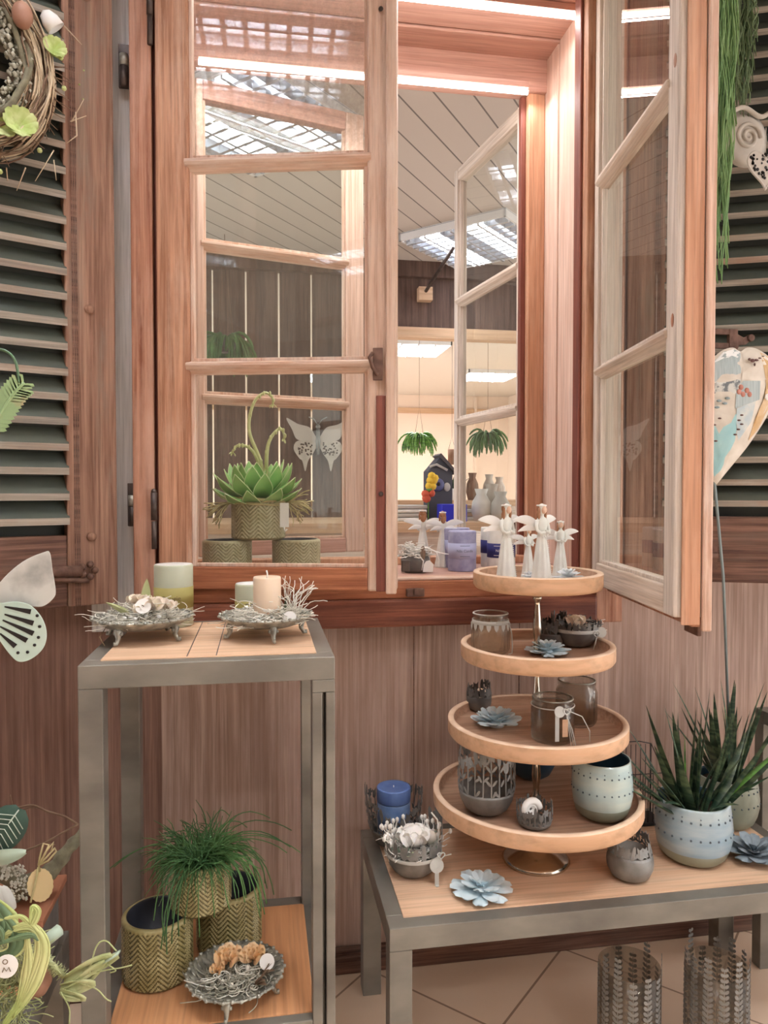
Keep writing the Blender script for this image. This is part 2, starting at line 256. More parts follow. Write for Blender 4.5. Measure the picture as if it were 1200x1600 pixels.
# ------------------------------------------------------------- mesh builder
class MB:
    def __init__(s): s.v = []; s.f = []; s.mi = []; s.sm = []; s.M = None; s.cur = 0
    def add(s, vs, fs, smooth=False, mi=None):
        n = len(s.v); m = s.cur if mi is None else mi
        s.v += [tuple(s.M @ Vector(p)) if s.M else tuple(p) for p in vs]
        for f in fs: s.f.append([i+n for i in f]); s.mi.append(m); s.sm.append(smooth)
        return s
    def box(s, a, b, mi=None):
        x0, y0, z0 = a; x1, y1, z1 = b
        vs = [(x0, y0, z0), (x1, y0, z0), (x1, y1, z0), (x0, y1, z0), (x0, y0, z1), (x1, y0, z1), (x1, y1, z1), (x0, y1, z1)]
        return s.add(vs, [(0, 3, 2, 1), (4, 5, 6, 7), (0, 1, 5, 4), (1, 2, 6, 5), (2, 3, 7, 6), (3, 0, 4, 7)], False, mi)
    def tube(s, pts, r, n=6, mi=None, flat=1.0):
        pts = [Vector(p) for p in pts]; k = len(pts); rs = r if isinstance(r, (list, tuple)) else [r]*k
        vs = []; fs = []; t0 = (pts[1]-pts[0]).normalized()
        a = Vector((0, 0, 1)) if abs(t0.z) < .9 else Vector((1, 0, 0)); u = t0.cross(a).normalized()
        for i, p in enumerate(pts):
            t = (pts[min(i+1, k-1)] - pts[max(i-1, 0)])
            t = t.normalized() if t.length > 1e-9 else t0
            u = (u - t*u.dot(t)); u = u.normalized() if u.length > 1e-6 else t.orthogonal().normalized(); w = t.cross(u)
            for j in range(n): q = 2*pi*j/n; vs.append(p + u*(rs[i]*cos(q)) + w*(rs[i]*sin(q)*flat))
        for i in range(k-1):
            for j in range(n): fs.append((i*n+j, i*n+(j+1) % n, (i+1)*n+(j+1) % n, (i+1)*n+j))
        fs.append(tuple(range(n-1, -1, -1))); fs.append(tuple(range((k-1)*n, k*n)))
        return s.add(vs, fs, True, mi)
    def lathe(s, prof, n=32, c=(0, 0, 0), mi=None, fn=None, cap=True, mfn=None):
        vs = []; k = len(prof)
        for i, (r, z) in enumerate(prof):
            for j in range(n):
                a = 2*pi*j/n; rr = fn(r, a, z, i) if fn else r
                vs.append((c[0]+rr*cos(a), c[1]+rr*sin(a), c[2]+z))
        base = len(s.v); fs = []
        for i in range(k-1):
            for j in range(n):
                f = (i*n+j, i*n+(j+1) % n, (i+1)*n+(j+1) % n, (i+1)*n+j)
                if mfn: s_m = mfn(i, j); fs.append((f, s_m))
                else: fs.append((f, mi))
        nn = len(s.v); s.v += [tuple(s.M @ Vector(p)) if s.M else tuple(p) for p in vs]
        for f, m in fs: s.f.append([x+nn for x in f]); s.mi.append(s.cur if m is None else m); s.sm.append(True)
        if cap:
            for ring, rev in ((0, True), (k-1, False)):
                if prof[ring][0] > 1e-5:
                    f = [nn+ring*n+j for j in range(n)]
                    if rev: f.reverse()
                    s.f.append(f); s.mi.append(s.cur if mi is None else mi); s.sm.append(False)
        return s
    def cyl(s, c, r, h, n=24, mi=None): return s.lathe([(r, 0), (r, h)], n, c, mi)
    def ball(s, c, r, n=12, mi=None):
        if not isinstance(r, (tuple, list)): r = (r, r, r)
        vs = []; fs = []; m = n//2+1
        for i in range(m):
            t = pi*i/(m-1)
            for j in range(n): a = 2*pi*j/n; vs.append((c[0]+r[0]*sin(t)*cos(a), c[1]+r[1]*sin(t)*sin(a), c[2]-r[2]*cos(t)))
        for i in range(m-1):
            for j in range(n): fs.append((i*n+j, i*n+(j+1) % n, (i+1)*n+(j+1) % n, (i+1)*n+j))
        return s.add(vs, fs, True, mi)
    def prism(s, poly, z0, z1, mi=None, ax='z'):
        """poly extruded along ax ('z': poly=(x,y); 'y': poly=(x,z))"""
        k = len(poly); f3 = (lambda p, h: (p[0], p[1], h)) if ax == 'z' else (lambda p, h: (p[0], h, p[1]))
        vs = [f3(p, z0) for p in poly] + [f3(p, z1) for p in poly]
        fs = [tuple(range(k-1, -1, -1)), tuple(range(k, 2*k))] + [(i, (i+1) % k, k+(i+1) % k, k+i) for i in range(k)]
        return s.add(vs, fs, False, mi)
    def grid(s, P, mi=None, smooth=True):
        """P[i][j] -> point"""
        a = len(P); b = len(P[0]); vs = [p for row in P for p in row]
        return s.add(vs, [(i*b+j, i*b+j+1, (i+1)*b+j+1, (i+1)*b+j) for i in range(a-1) for j in range(b-1)], smooth, mi)
    def blade(s, base, az, tilt, length, width, bend=.3, thick=.3, mi=None, n=8, cup=.25, shape=None, em=None):
        """solid leaf: az heading, tilt from vertical at the foot, bend extra tilt at the tip"""
        h = Vector((cos(az), sin(az), 0)); side = Vector((-sin(az), cos(az), 0)); p = Vector(base); rows = []; low = []
        for i in range(n+1):
            t = i/n; a = tilt + bend*t
            d = h*sin(a) + Vector((0, 0, 1))*cos(a); up = side.cross(d)
            w = width*.5*((shape(t)) if shape else (sin(pi*min(1, .35+.65*t))**.8 if t < 1 else 0.02)); w = max(w, width*.01)
            rows.append([p - side*w + up*(-cup*w), p - side*w*.5, p, p + side*w*.5, p + side*w + up*(-cup*w)])
            low.append([q + up*(thick*w*(.0 if k in (0, 4) else 1)) for k, q in enumerate(rows[-1])])
            p = p + d*(length/n)
        for row in (rows, low):
            if em is None: s.grid(row, mi)
            else:
                a = len(row)
                vs = [q for r in row for q in r]
                s.add(vs, [(i*5+j, i*5+j+1, (i+1)*5+j+1, (i+1)*5+j) for i in range(a-1) for j in (1, 2)], True, mi)
                s.add(vs, [(i*5+j, i*5+j+1, (i+1)*5+j+1, (i+1)*5+j) for i in range(a-1) for j in (0, 3)], True, mi if 0 else mi)
        return s
    def build(s, name, mats, parent=None, bevel=0, solid=0, loc=None, rot=None):
        me = bpy.data.meshes.new(name); me.from_pydata(s.v, [], s.f); me.update()
        if not isinstance(mats, (list, tuple)): mats = [mats]
        for m in mats: me.materials.append(M[m])
        me.polygons.foreach_set('material_index', s.mi); me.polygons.foreach_set('use_smooth', s.sm)
        o = bpy.data.objects.new(name, me); C.objects.link(o)
        if parent: o.parent = parent
        if loc is not None: o.location = loc
        if rot is not None: o.rotation_euler = rot
        if solid: q = o.modifiers.new('solid', 'SOLIDIFY'); q.thickness = solid; q.offset = 0
        if bevel: q = o.modifiers.new('bevel', 'BEVEL'); q.width = bevel; q.segments = 2; q.limit_method = 'ANGLE'; q.angle_limit = .7
        return o
def tag(o, label, cat, group=None):
    o['label'] = label; o['category'] = cat
    if group: o['group'] = group
    return o
def thing(name, label, cat, loc=(0, 0, 0), rz=0, group=None):
    o = bpy.data.objects.new(name, None); C.objects.link(o); o.empty_display_size = .02
    o.location = loc; o.rotation_euler = (0, 0, rz); return tag(o, label, cat, group)
def struct(o): o['kind'] = 'structure'; return o
def dup(root, loc, rz=0, label=None, group=None, scale=None):
    r = root.copy(); C.objects.link(r); r.location = loc; r.rotation_euler = (0, 0, rz)
    if label: r['label'] = label
    if group: r['group'] = group
    if scale: r.scale = (scale,)*3
    for ch in list(root.children):
        c = ch.copy(); C.objects.link(c); c.parent = r
        for g in ch.children: d = g.copy(); C.objects.link(d); d.parent = c
    return r
def text_verts(body, size):
    cu = bpy.data.curves.new('t', 'FONT'); cu.body = body; cu.size = size; cu.align_x = 'CENTER'; cu.align_y = 'CENTER'
    o = bpy.data.objects.new('t', cu); C.objects.link(o); me = bpy.data.meshes.new_from_object(o.evaluated_get(bpy.context.evaluated_depsgraph_get())) if False else o.to_mesh()
    vs = [v.co.copy() for v in me.vertices]; fs = [tuple(p.vertices) for p in me.polygons]
    o.to_mesh_clear(); bpy.data.objects.remove(o); return vs, fs
def wrap_text(mb, body, size, r, ang, z, mi):
    vs, fs = text_verts(body, size)
    mb.add([(r*cos(ang + v.x/r), r*sin(ang + v.x/r), z+v.y) for v in vs], fs, False, mi)
def rnd(a, b): return R_.uniform(a, b)
# ------------------------------------------------------------- room shell
WY = 1.66
def bx(name, a, b, m, bevel=0): return struct(MB().box(a, b).build(name, m, bevel=bevel))
bx('floor', (-2.2, -3.0, -.05), (3.4, 10.2, 0), 'floor')
bx('wall_front', (-2.2, -3.05, 0), (3.4, -3.0, CEIL), 'shopwall')
bx('wall_side', (-2.25, -3.0, 0), (-2.2, 1.2, CEIL), 'shopwall')
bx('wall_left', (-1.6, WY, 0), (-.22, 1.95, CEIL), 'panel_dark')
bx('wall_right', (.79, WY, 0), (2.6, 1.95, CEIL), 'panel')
bx('wall_back', (-.22, WY, 0), (.79, 1.95, .86), 'panel')
bx('wall_top', (-.22, WY, 2.28), (.79, 1.95, CEIL), 'panel')
mb = MB()
for x0 in (-1.6, -.9, -.3, .19, .80, 1.40):
    mb.box((x0, WY-.006, .07), (x0+ (.48 if x0 == .19 else .58), WY, .845 if x0 < .75 else 1.9))
mb.box((.195, 1.640, 0), (2.6, WY, .045)); mb.box((-1.6, 1.640, 0), (.18, WY, .045))
mb = MB().box((-1.6, 1.638, 0), (2.6, WY-.001, .04)).box((-1.6, 1.644, .04), (2.6, WY-.001, .055))
struct(mb.build('baseboard_back', 'srail', bevel=.003))
for x in (-.62, .345, .60):
    struct(MB().box((x-.0008, WY-.0012, .056), (x+.0008, WY+.001, .80)).build('trim_1', 'srail'))
bx('ceiling', (-2.2, -3.0, CEIL), (3.4, WY, CEIL+.05), 'ceil')
bx('ceiling_far', (-2.2, 1.95, CEIL), (3.4, 4.24, CEIL+.05), 'planks')
bx('ceiling_back', (-2.2, 4.24, CEIL), (5, 10.2, CEIL+.05), 'ceil')
bx('wall_far', (-2.2, 9.9, 0), (5, 10.0, CEIL), 'fwall')
bx('wall_far_right', (3.4, 6.2, 0), (3.45, 10.2, CEIL), 'fwall')
bx('trim_2', (-2.2, 9.86, 2.17), (3.4, 9.9, 2.24), 'fbeam')
bx('trim_3', (2.9, 9.85, 0), (2.93, 9.9, 2.4), 'fwall')
# grey wall strip between shutter and frame
bx('trim_4', (-.36, 1.645, .80), (-.262, 1.66, CEIL), 'greyboard')
# ------------------------------------------------------------- window frame (structure)
w = struct(bpy.data.objects.new('window_1', None)); C.objects.link(w); w.location = (0, 1.6, .8)
def wf(a, b, name, m, bevel=.003): return MB().box(tuple(Vector(a)-w.location), tuple(Vector(b)-w.location)).build(name, m, w, bevel=bevel)
wf((-.266, 1.60, .795), (-.222, 1.66, 2.40), 'outer_frame_board', 'outer')
wf((.765, 1.60, .795), (.83, 1.66, 2.40), 'outer_frame_board', 'outer')
wf((-.222, 1.592, .80), (.765, 1.66, .862), 'sill_beam', 'darkred', .006)
wf((-.222, 1.60, .862), (.765, 1.66, .900), 'bottom_rail', 'frame_x')
wf((-.222, 1.612, .900), (.735, 1.66, .907), 'bottom_rail_lip', 'muntin')
wf((-.222, 1.60, 2.268), (.765, 1.67, 2.40), 'head_rail', 'frame_x')
wf((.735, 1.60, .90), (.765, 1.66, 2.27), 'right_post', 'frame')
wf((.728, 1.625, .90), (.735, 1.66, 2.27), 'right_post_lip', 'darkred_z')
wf((-.222, 1.622, .90), (-.205, 1.66, 2.27), 'left_post', 'darkred_z')
wf((-.215, 1.66, .86), (.79, 1.98, .905), 'window_sill', 'box_x')
wf((-.22, 1.66, .905), (-.195, 1.95, 2.27), 'box_side_board', 'box')
wf((.765, 1.66, .905), (.79, 1.84, 2.27), 'box_side_board', 'box')
wf((.762, 1.842, .905), (.79, 1.95, 2.27), 'box_side_board', 'box')
wf((-.22, 1.66, 2.265), (.79, 1.83, 2.29), 'box_top_board', 'box_x')
wf((-.22, 1.835, 2.26), (.79, 1.95, 2.29), 'box_top_board', 'box_x')
wf((-.20, 1.915, 2.175), (.765, 1.965, 2.262), 'rear_head_rail', 'box_x')
wf((-.20, 1.915, .905), (-.165, 1.965, 2.175), 'rear_post', 'frame')
wf((.715, 1.925, .905), (.762, 1.965, 2.175), 'rear_post', 'orange')
wf((.70, 1.945, .905), (.715, 1.965, 2.175), 'rear_post_lip', 'darkred_z')
wf((-.165, 1.915, .905), (.715, 1.965, .925), 'rear_bottom_rail', 'orange')
# led strips
for (x0, x1, y, n) in ((-.19, .752, 1.70, 0), (-.15, .70, 1.895, 1)):
    t = thing('led_strip', ['white light bar under the front head of the window box', 'white light bar along the rear head of the window box'][n], 'light', ((x0+x1)/2, y, [2.233, 2.153][n]))
    h = (x1-x0)/2
    MB().box((-h, -.010, .014), (h, .010, .03)).build('housing', 'box_x', t)
    MB().tube([(-h, 0, .006), (h, 0, .006)], .0065, 10).build('tube', 'led', t)
# ------------------------------------------------------------- window sashes
def sash(label, loc, rz, w_, H, sl, sr, rb, rt, munt, y0, y1, mm, yg, hinge_z=(), sn=1, panes=None):
    """local x along the leaf from its hinge; y0..y1 thickness; yg pane; sn=-1: mouldings on +y side"""
    t = thing('casement_leaf', label, 'window leaf', loc, rz)
    ms, mr, mmn = mm
    MB().box((0, y0, 0), (sl, y1, H)).build('stile', ms, t, bevel=.004)
    MB().box((w_-sr, y0, 0), (w_, y1, H)).build('stile', 'frame_pale' if ms == 'frame' else ms, t, bevel=.004)
    MB().box((sl, y0+.001, 0), (w_-sr, y1-.001, rb)).build('rail', mr, t, bevel=.003)
    MB().box((sl, y0+.001, H-rt), (w_-sr, y1-.001, H)).build('rail', mr, t, bevel=.003)
    zs = [rb] + [z for z in munt] + [H-rt]
    ya = y0 if sn > 0 else y1
    for z in munt:
        b = MB()
        b.prism([(ya - sn*.006, z+.006), (ya - sn*.006, z), (ya - sn*.002, z-.006), (ya+sn*.010, z-.016), (ya+sn*.024, z-.016), (ya+sn*.024, z+.010), (ya+sn*.006, z+.010)], sl-.008, w_-sr+.008)
        # prism extrudes on z of (x,y): remap to (h, poly)
        b.v = [(v[2], v[0], v[1]) for v in b.v]
        if sn > 0: b.f = [f for f in b.f]
        b.build('muntin', mmn, t, bevel=.0015)
    for i in range(len(zs)-1):
        za = zs[i] + (.010 if i else 0); zb = zs[i+1] - (.016 if i < len(zs)-2 else 0)
        p = MB().box((sl, yg, za), (w_-sr, yg+.003, zb)).build('pane', (panes or ['glass']*9)[i], t)
        b = MB()   # glazing beads round the pane
        q = .007; e = ya + sn*.008; g = yg
        lo_, hi_ = min(e, g), max(e, g)
        b.box((sl, lo_, za), (sl+q, hi_, zb)).box((w_-sr-q, lo_, za), (w_-sr, hi_, zb)).box((sl+q, lo_, za), (w_-sr-q, hi_, za+q))
        b.build('glazing_bead', {'muntin': 'muntin_z', 'weather_x': 'weather'}.get(mmn, mmn), p, bevel=.001)
    for z in hinge_z:
        MB().tube([(-.006, y0-.006, z), (-.006, y0-.006, z+.058)], .0055, 10).tube([(-.006, y0-.006, z+.060), (-.006, y0-.006, z+.118)], .0065, 10).ball((-.006, y0-.006, z+.12), .0065, 8).build('hinge', 'iron', t)
    return t
FR = ('frame', 'frame_x', 'muntin')
ls = sash('left front window leaf with three stacked panes, slightly ajar', (-.215, 1.595, .895), radians(-13.5), .50, 1.36, .070, .060, .048, .05,
          [.465, .882], 0, .040, FR, .022, (.085, 1.12), panes=['glass', 'glass', 'glassd'])
# closing strip, latch and screws of the ajar leaf
MB().box((.458, -.004, .0), (.478, -.0005, .40)).build('closing_strip', 'darkred_z', ls, bevel=.0015)
MB().box((.478, -.012, -.004), (.500, -.0005, 1.36)).build('meeting_moulding', 'frame_pale', ls, bevel=.003)
b = MB().box((.452, -.012, .43), (.472, -.006, .495)).tube([(.452, -.012, .485), (.446, -.02, .475), (.452, -.018, .455), (.462, -.012, .44)], .004, 8)
b.build('latch', 'rust', ls, bevel=.001)
for z in (.20, 1.17): MB().ball((.468, -.006, z), (.005, .003, .005), 10).build('screw', 'iron', ls)
WT = ('weather', 'weather_x', 'weather_x')
rs = sash('right front window leaf opened wide into the room, whitewashed inside', (.752, 1.60, .888), radians(-98.8), .47, 1.37, .030, .046, .05, .05,
          [.482, .905], 0, .057, WT, .020, (), panes=['glass', 'glass', 'glass'])
MB().box((.4705, .012, -.012), (.476, .044, 1.37)).build('meeting_strip', 'orange', rs, bevel=.002)
MB().box((.4705, .0455, -.022), (.480, .062, 1.37)).build('meeting_moulding', 'muntin_z', rs, bevel=.003)
MB().box((.02, .030, -.016), (.4704, .060, 0)).build('weather_bar', 'outer', rs, bevel=.003)
MB().box((.40, .048, -.035), (.455, .056, -.017)).build('latch', 'rust', rs, bevel=.002)
for z in (.50, .93, 1.29): MB().ball((.455, -.0005, z), (.006, .0012, .012), 10).build('wood_plug', 'outer', rs)
RL = ('orange', 'frame_x', 'muntin')
sash('left rear window leaf behind the succulent, swung away', (-.165, 1.97, .928), radians(15), .47, 1.235, .020, .055, .04, .05,
     [.418, .815], 0, .036, ('box', 'box_x', 'muntin'), .018)
rr = sash('right rear window leaf swung out into the next room', (.704, 1.972, .928), radians(99), .44, 1.235, .012, .026, .04, .04,
     [.405, .80], -.036, 0, WT, -.022, (), sn=-1)
MB().box((-.0, -.06, 0), (.045, -.037, 1.235)).build('hinge_stile_cover', 'orange', rr, bevel=.003)
MB().box((.008, .0, .05), (.03, .008, .09)).build('hinge', 'rust', rr, bevel=.002)
# catches fixed to the frame
t = MB().box((-.02, -.012, -.008), (.02, 0, .010)).box((-.006, -.020, -.004), (.006, -.012, .012)).build('frame_catch', 'rust', bevel=.002, loc=PY(648, 926, 1.592))
tag(t, 'small rusty latch catch on the beam below the window opening', 'latch')
t = MB().box((-.009, -.008, -.013), (.009, 0, .013)).build('corner_catch', 'iron', bevel=.002, loc=PY(633, 888, 1.60) + Vector((0, 0, .006)))
tag(t, 'small dark metal bracket in the lower left corner of the open window', 'bracket')
def pin(px0, py0, py1, y, label):
    a = PY(px0, py0, y); bb = PY(px0, py1, y); h = a.z-bb.z
    t = thing('pintle_hinge', label, 'hinge', (bb.x, y, bb.z))
    MB().box((-.012, -.002, 0), (.012, .004, h)).build('plate', 'iron', t, bevel=.001)
    MB().tube([(0, -.008, 0), (0, -.008, h*.45)], .009, 12).build('barrel', 'iron', t)
    MB().tube([(0, -.008, h*.47), (0, -.008, h*.72)], .0095, 12).build('knuckle', 'pewter', t)
pin(195, 70, 138, 1.63, 'upper dark shutter hinge in the gap left of the window'); pin(209, 755, 822, 1.63, 'lower dark shutter hinge in the gap left of the window')
# ------------------------------------------------------------- shutters
def shutter(label, loc, rz, mirror, Wd, st, z0, z1, zr):
    """local x away from hinge, z from shutter bottom; slats tilted"""
    t = thing('window_shutter', label, 'shutter', loc, rz)
    H = z1-z0; s = -1 if mirror else 1
    def bb(x0, y0, za, x1, y1, zb): a, c = sorted((s*x0, s*x1)); return MB().box((a, y0, za), (c, y1, zb))
    b = bb(0, 0, 0, st, .032, H); b.build('stile', 'stile', t, bevel=.003)
    for q in (.008, .016, .024): bb(st-.012-q*.5, -.0012, 0, st-.0095-q*.5, 0, H).build('bead_moulding', 'srail', t)
    bb(Wd-st, 0, 0, Wd, .032, H).build('stile', 'stile', t, bevel=.003)
    bb(st, .004, 0, Wd-st, .030, zr-z0).build('rail', 'srail', t, bevel=.003)
    bb(st, .004, H-.08, Wd-st, .030, H).build('rail', 'srail', t, bevel=.003)
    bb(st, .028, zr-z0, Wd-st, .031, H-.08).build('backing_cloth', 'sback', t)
    k = 0; z = zr-z0+.022
    while z < H-.09:
        m = MB(); a, c = sorted((s*(st-.004), s*(Wd-st+.004)))
        # sloping slat: front edge low
        jj = rnd(-.0015, .0015)
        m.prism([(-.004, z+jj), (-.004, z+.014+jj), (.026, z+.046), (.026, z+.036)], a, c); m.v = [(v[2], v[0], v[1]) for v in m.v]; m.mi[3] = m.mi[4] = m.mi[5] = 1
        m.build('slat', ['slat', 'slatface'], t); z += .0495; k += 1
    return t
lsh = shutter('weathered grey and brown louvred shutter left of the window', (-.297, 1.600, .868), radians(26), True, .62, .098, .868, 2.42, 1.012)
rsh = shutter('weathered louvred shutter right of the window behind the tin heart', (.835, 1.600, .893), radians(-22), False, .62, .085, .893, 2.42, 1.043)
# local helper frames of the shutters
def shl(u, z, out=0): a = radians(26); return Vector((-.297 - u*cos(a) + out*sin(a), 1.600 - u*sin(a) - out*cos(a), z))
def shr(u, z, out=0): a = radians(-22); return Vector((.835 + u*cos(a) + out*sin(a), 1.600 + u*sin(a) - out*cos(a), z))
for z in (.14, .60, 1.22): MB().ball((-.052, -.003, z), (.010, .004, .009), 12).build('bolt', 'stile', lsh)
b = MB().tube([(-.20, -.012, .075), (-.075, -.012, .072)], [.009, .012], 8)
for q in range(5): b.ball((-.062+.013*cos(q*1.256), -.012, .072+.013*sin(q*1.256)), .0075, 8)
b.tube([(-.14, -.010, .06), (-.06, -.010, .052)], .006, 8).build('strap_latch', 'rust', lsh)
b = MB().tube([(.095, -.008, .06), (.20, -.008, .062)], .007, 8).box((.15, -.006, .03), (.20, 0, .095)).build('strap_latch', 'rust', rsh)
# iron holdback (key-shaped) on right shutter
p = PY(1108, 528, 1.46)
b = MB(); o0 = Vector((0, 0, 0))
b.box((-.10, -.004, .008), (.045, .004, .020)).box((-.10, -.004, -.022), (.035, .004, -.010)).box((.035, -.005, -.03), (.055, .005, .020))
b.prism([(.05, .012), (.07, .003), (.085, .010), (.09, .0), (.075, -.012), (.06, -.014), (.052, -.03)], -.004, .004, ax='y')
b.tube([(.085, -.004, .002), (.085, -.009, .002)], .008, 12)
t = b.build('iron_holdback', 'rust', bevel=.001, loc=p + Vector((.01, 0, 0))); tag(t, 'rusty forked iron holdback above the tin heart', 'iron fitting')
# ------------------------------------------------------------- ceiling lamps
for i, (x, y, a, p_) in enumerate(LAMPS):
    lab = ['louvred ceiling lamp above the tall steel stand', 'louvred ceiling lamp right of the one nearest the window', 'louvred ceiling lamp behind the camera to the left', 'louvred ceiling lamp behind the camera to the right',
           'louvred ceiling lamp just beyond the window at upper left', 'louvred ceiling lamp seen through the open window below the plank ceiling', 'flat ceiling lamp in the back room nearest the doorway',
           'flat ceiling lamp deep in the back room on the right', 'flat ceiling lamp deep in the back room on the left'][i]
    t = thing('ceiling_lamp', lab, 'ceiling light', (x, y, CEIL-.04), a)
    h = .30
    MB().box((-h, -h, 0), (-h+.012, h, .04)).box((h-.012, -h, 0), (h, h, .04)).box((-h, -h, 0), (h, -h+.012, .04)).box((-h, h-.012, 0), (h, h, .04)).build('frame', 'hous', t)
    b = MB()
    n = 10 if i < 6 else 4
    for k in range(1, n): q = -h + 2*h*k/n; b.box((-h+.012, q-.001, -.008), (h-.012, q+.001, .022))
    for k in range(1, 4): q = -h + 2*h*k/4; b.box((-h+.012, q-.006, -.010), (h-.012, q+.006, .024)) if i < 6 else b.box((q-.008, -h+.012, -.010), (q+.008, h-.012, .024))
    if i < 6:
        for k in range(1, 10): q = -h+2*h*k/10; b.box((q-.007, -h+.012, -.009), (q+.007, h-.012, .020))
        MB().box((-h, -h, .034), (h, h, .038)).build('reflector', 'lou', t)
    b.build('louvre_grid', 'lou', t)
# ------------------------------------------------------------- steel stands
def stand(name, label, x0, x1, y0, y1, H, tw, shelf=None, slit=False, board='board'):
    t = thing(name, label, 'table', (x0, y0, 0)); X = x1-x0; Y = y1-y0
    MB().box((0, 0, H-tw), (X, tw, H)).build('front_bar', 'steel', t, bevel=.0015)
    MB().box((0, Y-tw, H-tw), (X, Y, H)).build('rear_bar', 'steel', t, bevel=.0015)
    MB().box((0, tw, H-tw), (tw, Y-tw, H)).build('side_bar', 'steel', t, bevel=.0015)
    MB().box((X-tw, tw, H-tw), (X, Y-tw, H)).build('side_bar', 'steel', t, bevel=.0015)
    for (lx, ly) in ((0, 0), (X-tw, 0), (0, Y-tw), (X-tw, Y-tw)):
        b = MB()
        if slit and lx > 0 and ly == 0:
            b.box((lx, ly, 0), (lx+tw*.45, ly+tw, H-tw-.02)).box((lx+tw*.6, ly, 0), (lx+tw, ly+tw, H-tw-.02)).box((lx, ly, H-tw-.02), (lx+tw, ly+tw, H-tw)).box((lx+tw*.45, ly+tw*.6, 0), (lx+tw*.6, ly+tw, H-tw-.02))
        else: b.box((lx, ly, 0), (lx+tw, ly+tw, H-tw))
        b.build('leg', 'steel', t, bevel=.0015)
    b = MB().box((tw*.75, tw*.75, H-.004), (X-tw*.75, Y-tw*.75, H+.002)); b.build('top_board', board, t, bevel=.001)
    if shelf:
        z = shelf
        for a_, c_ in (((tw, 0, z-tw), (X-tw, tw, z-.002)), ((tw, Y-tw, z-tw), (X-tw, Y, z-.002)), ((0, tw, z-tw), (tw, Y-tw, z-.002)), ((X-tw, tw, z-tw), (X, Y-tw, z-.002))):
            MB().box(a_, c_).build('shelf_bar', 'steel', t, bevel=.0015)
        MB().box((tw*.9, tw*.5, z-.006), (X-tw*.9, Y-tw*.9, z)).build('shelf_board', 'board_o', t, bevel=.001)
    return t
tall = stand('steel_stand', 'tall grey steel stand below the left window leaf, two footed platters on top', -.273, .112, 1.150, 1.515, .840, .036, shelf=.262, slit=True)
for x in (.155, .20): MB().box((x, .03, .8402-.0), (x+.0012, .335, .8426)).build('board_seam', 'inside', tall)
low = stand('low_steel_table', 'long low grey steel table carrying the tiered tray stand and blue pots', .212, 1.10, 1.222, 1.600, .350, .040)
s3 = stand('side_stand', 'grey steel stand at the right edge of the view', 1.125, 1.45, 1.18, 1.53, .60, .030)
s4 = stand('corner_stand', 'grey steel stand at the lower left with a pale wooden top', -.80, -.338, .85, 1.345, .33, .042, board='board_o')
t = tag(MB().box((-.16, -.05, 0), (.0, .06, .085)).build('grey_block', 'zinc', bevel=.003, loc=(-.345, 1.25, .333)), 'small grey metal block on the lower left stand', 'box')
t = tag(MB().box((-.35, -.07, 0), (.0, .075, .012)).build('terracotta_board', 'terra', bevel=.002, loc=(-.340, 1.27, .4185)), 'terracotta coloured board under the mossy branch', 'board')
# ------------------------------------------------------------- tiered stand
SX, SY = .545, 1.405
ts = thing('tiered_stand', 'four-tier round wooden tray stand with turned nickel column', 'tiered stand', (SX, SY, .352))
TI = [(.208, .499), (.1785, .643), (.1527, .796), (.128, .940)]   # radius, rim height
FL = {}
for i, (r, z) in enumerate(TI):
    zz = z-.352; b = MB()
    b.lathe([(.004, -.034), (r-.010, -.034), (r-.004, -.032), (r, -.026), (r, -.002)], 72, (0, 0, zz), 0, cap=False)
    b.lathe([(r, -.002), (r-.001, 0), (r-.011, 0), (r-.012, -.002)], 72, (0, 0, zz), 1, cap=False)
    b.lathe([(r-.012, -.002), (r-.013, -.022), (.004, -.0225)], 72, (0, 0, zz), 2, cap=False)
    b.build('tray', ['tray', 'traytop', 'tray_in'], ts); FL[i] = z-.0222
prev = .0
ft = MB().lathe([(.066, 0), (.068, .004), (.062, .010), (.040, .018), (.018, .028), (.012, .040), (.012, .113)], 48); ft.build('foot', 'nickel', ts)
for i in range(3):
    a = TI[i][1]-.352-.022; c = TI[i+1][1]-.352-.034; h = c-a
    b = MB().lathe([(.011, 0), (.013, .004), (.007, .010), (.006, h*.2), (.0095, h*.38), (.0075, h*.55), (.0055, h*.74), (.0055, h*.80), (.0095, h*.84), (.0095, h*.88), (.006, h*.90), (.011, h*.95), (.011, h)], 24, (0, 0, a)); b.build('column', 'nickel', ts)
# ------------------------------------------------------------- pots
def chevron_mesh(R, H, cols=22, mats=('khaki', 'olive', 'inside'), rows=11, soil=None):
    b = MB(); n = cols*8; m = rows*7; prof = [(R*.93, 0), (R*.985, .003)]
    zs = [.005 + (H-.012)*i/m for i in range(m+1)]
    prof += [(R, z) for z in zs] + [(R, H-.003), (R-.002, H), (R-.006, H), (R-.007, H-.004), (R-.008, H*.25), (.002, H*.2)]
    def hgt(a, z):
        u = a/(2*pi)*cols; t = u % 1; d = 1 if int(u) % 2 else -1
        ph = z/((H-.012)/rows) + d*t*2.1
        return abs((ph % 1)-.5)*2
    def fn(r, a, z, i): return r + (.0022*min(1, max(0, (hgt(a, z)-.15)*1.8)) if 2 <= i <= m+2 else (.002 if i == m+3 else 0))
    def mfn(i, j):
        if i < 2: return 1
        if i > m+4: return 2
        if i > m+1: return 0
        return 1 if hgt(2*pi*(j+.5)/n, prof[i][1]+(H-.012)/m/2) < .38 else 0
    b.lathe(prof, n, fn=fn, mfn=mfn, cap=True); return b
g = 'khaki herringbone plant pots'
p = PZ(247, 1520, .262); cp = thing('herringbone_pot', 'large empty khaki herringbone pot at the left of the lower shelf', 'plant pot', (p.x, p.y, .2622), 0, g)
chevron_mesh(.0575, .108).build('pot', ['khaki', 'olive', 'inside'], cp)
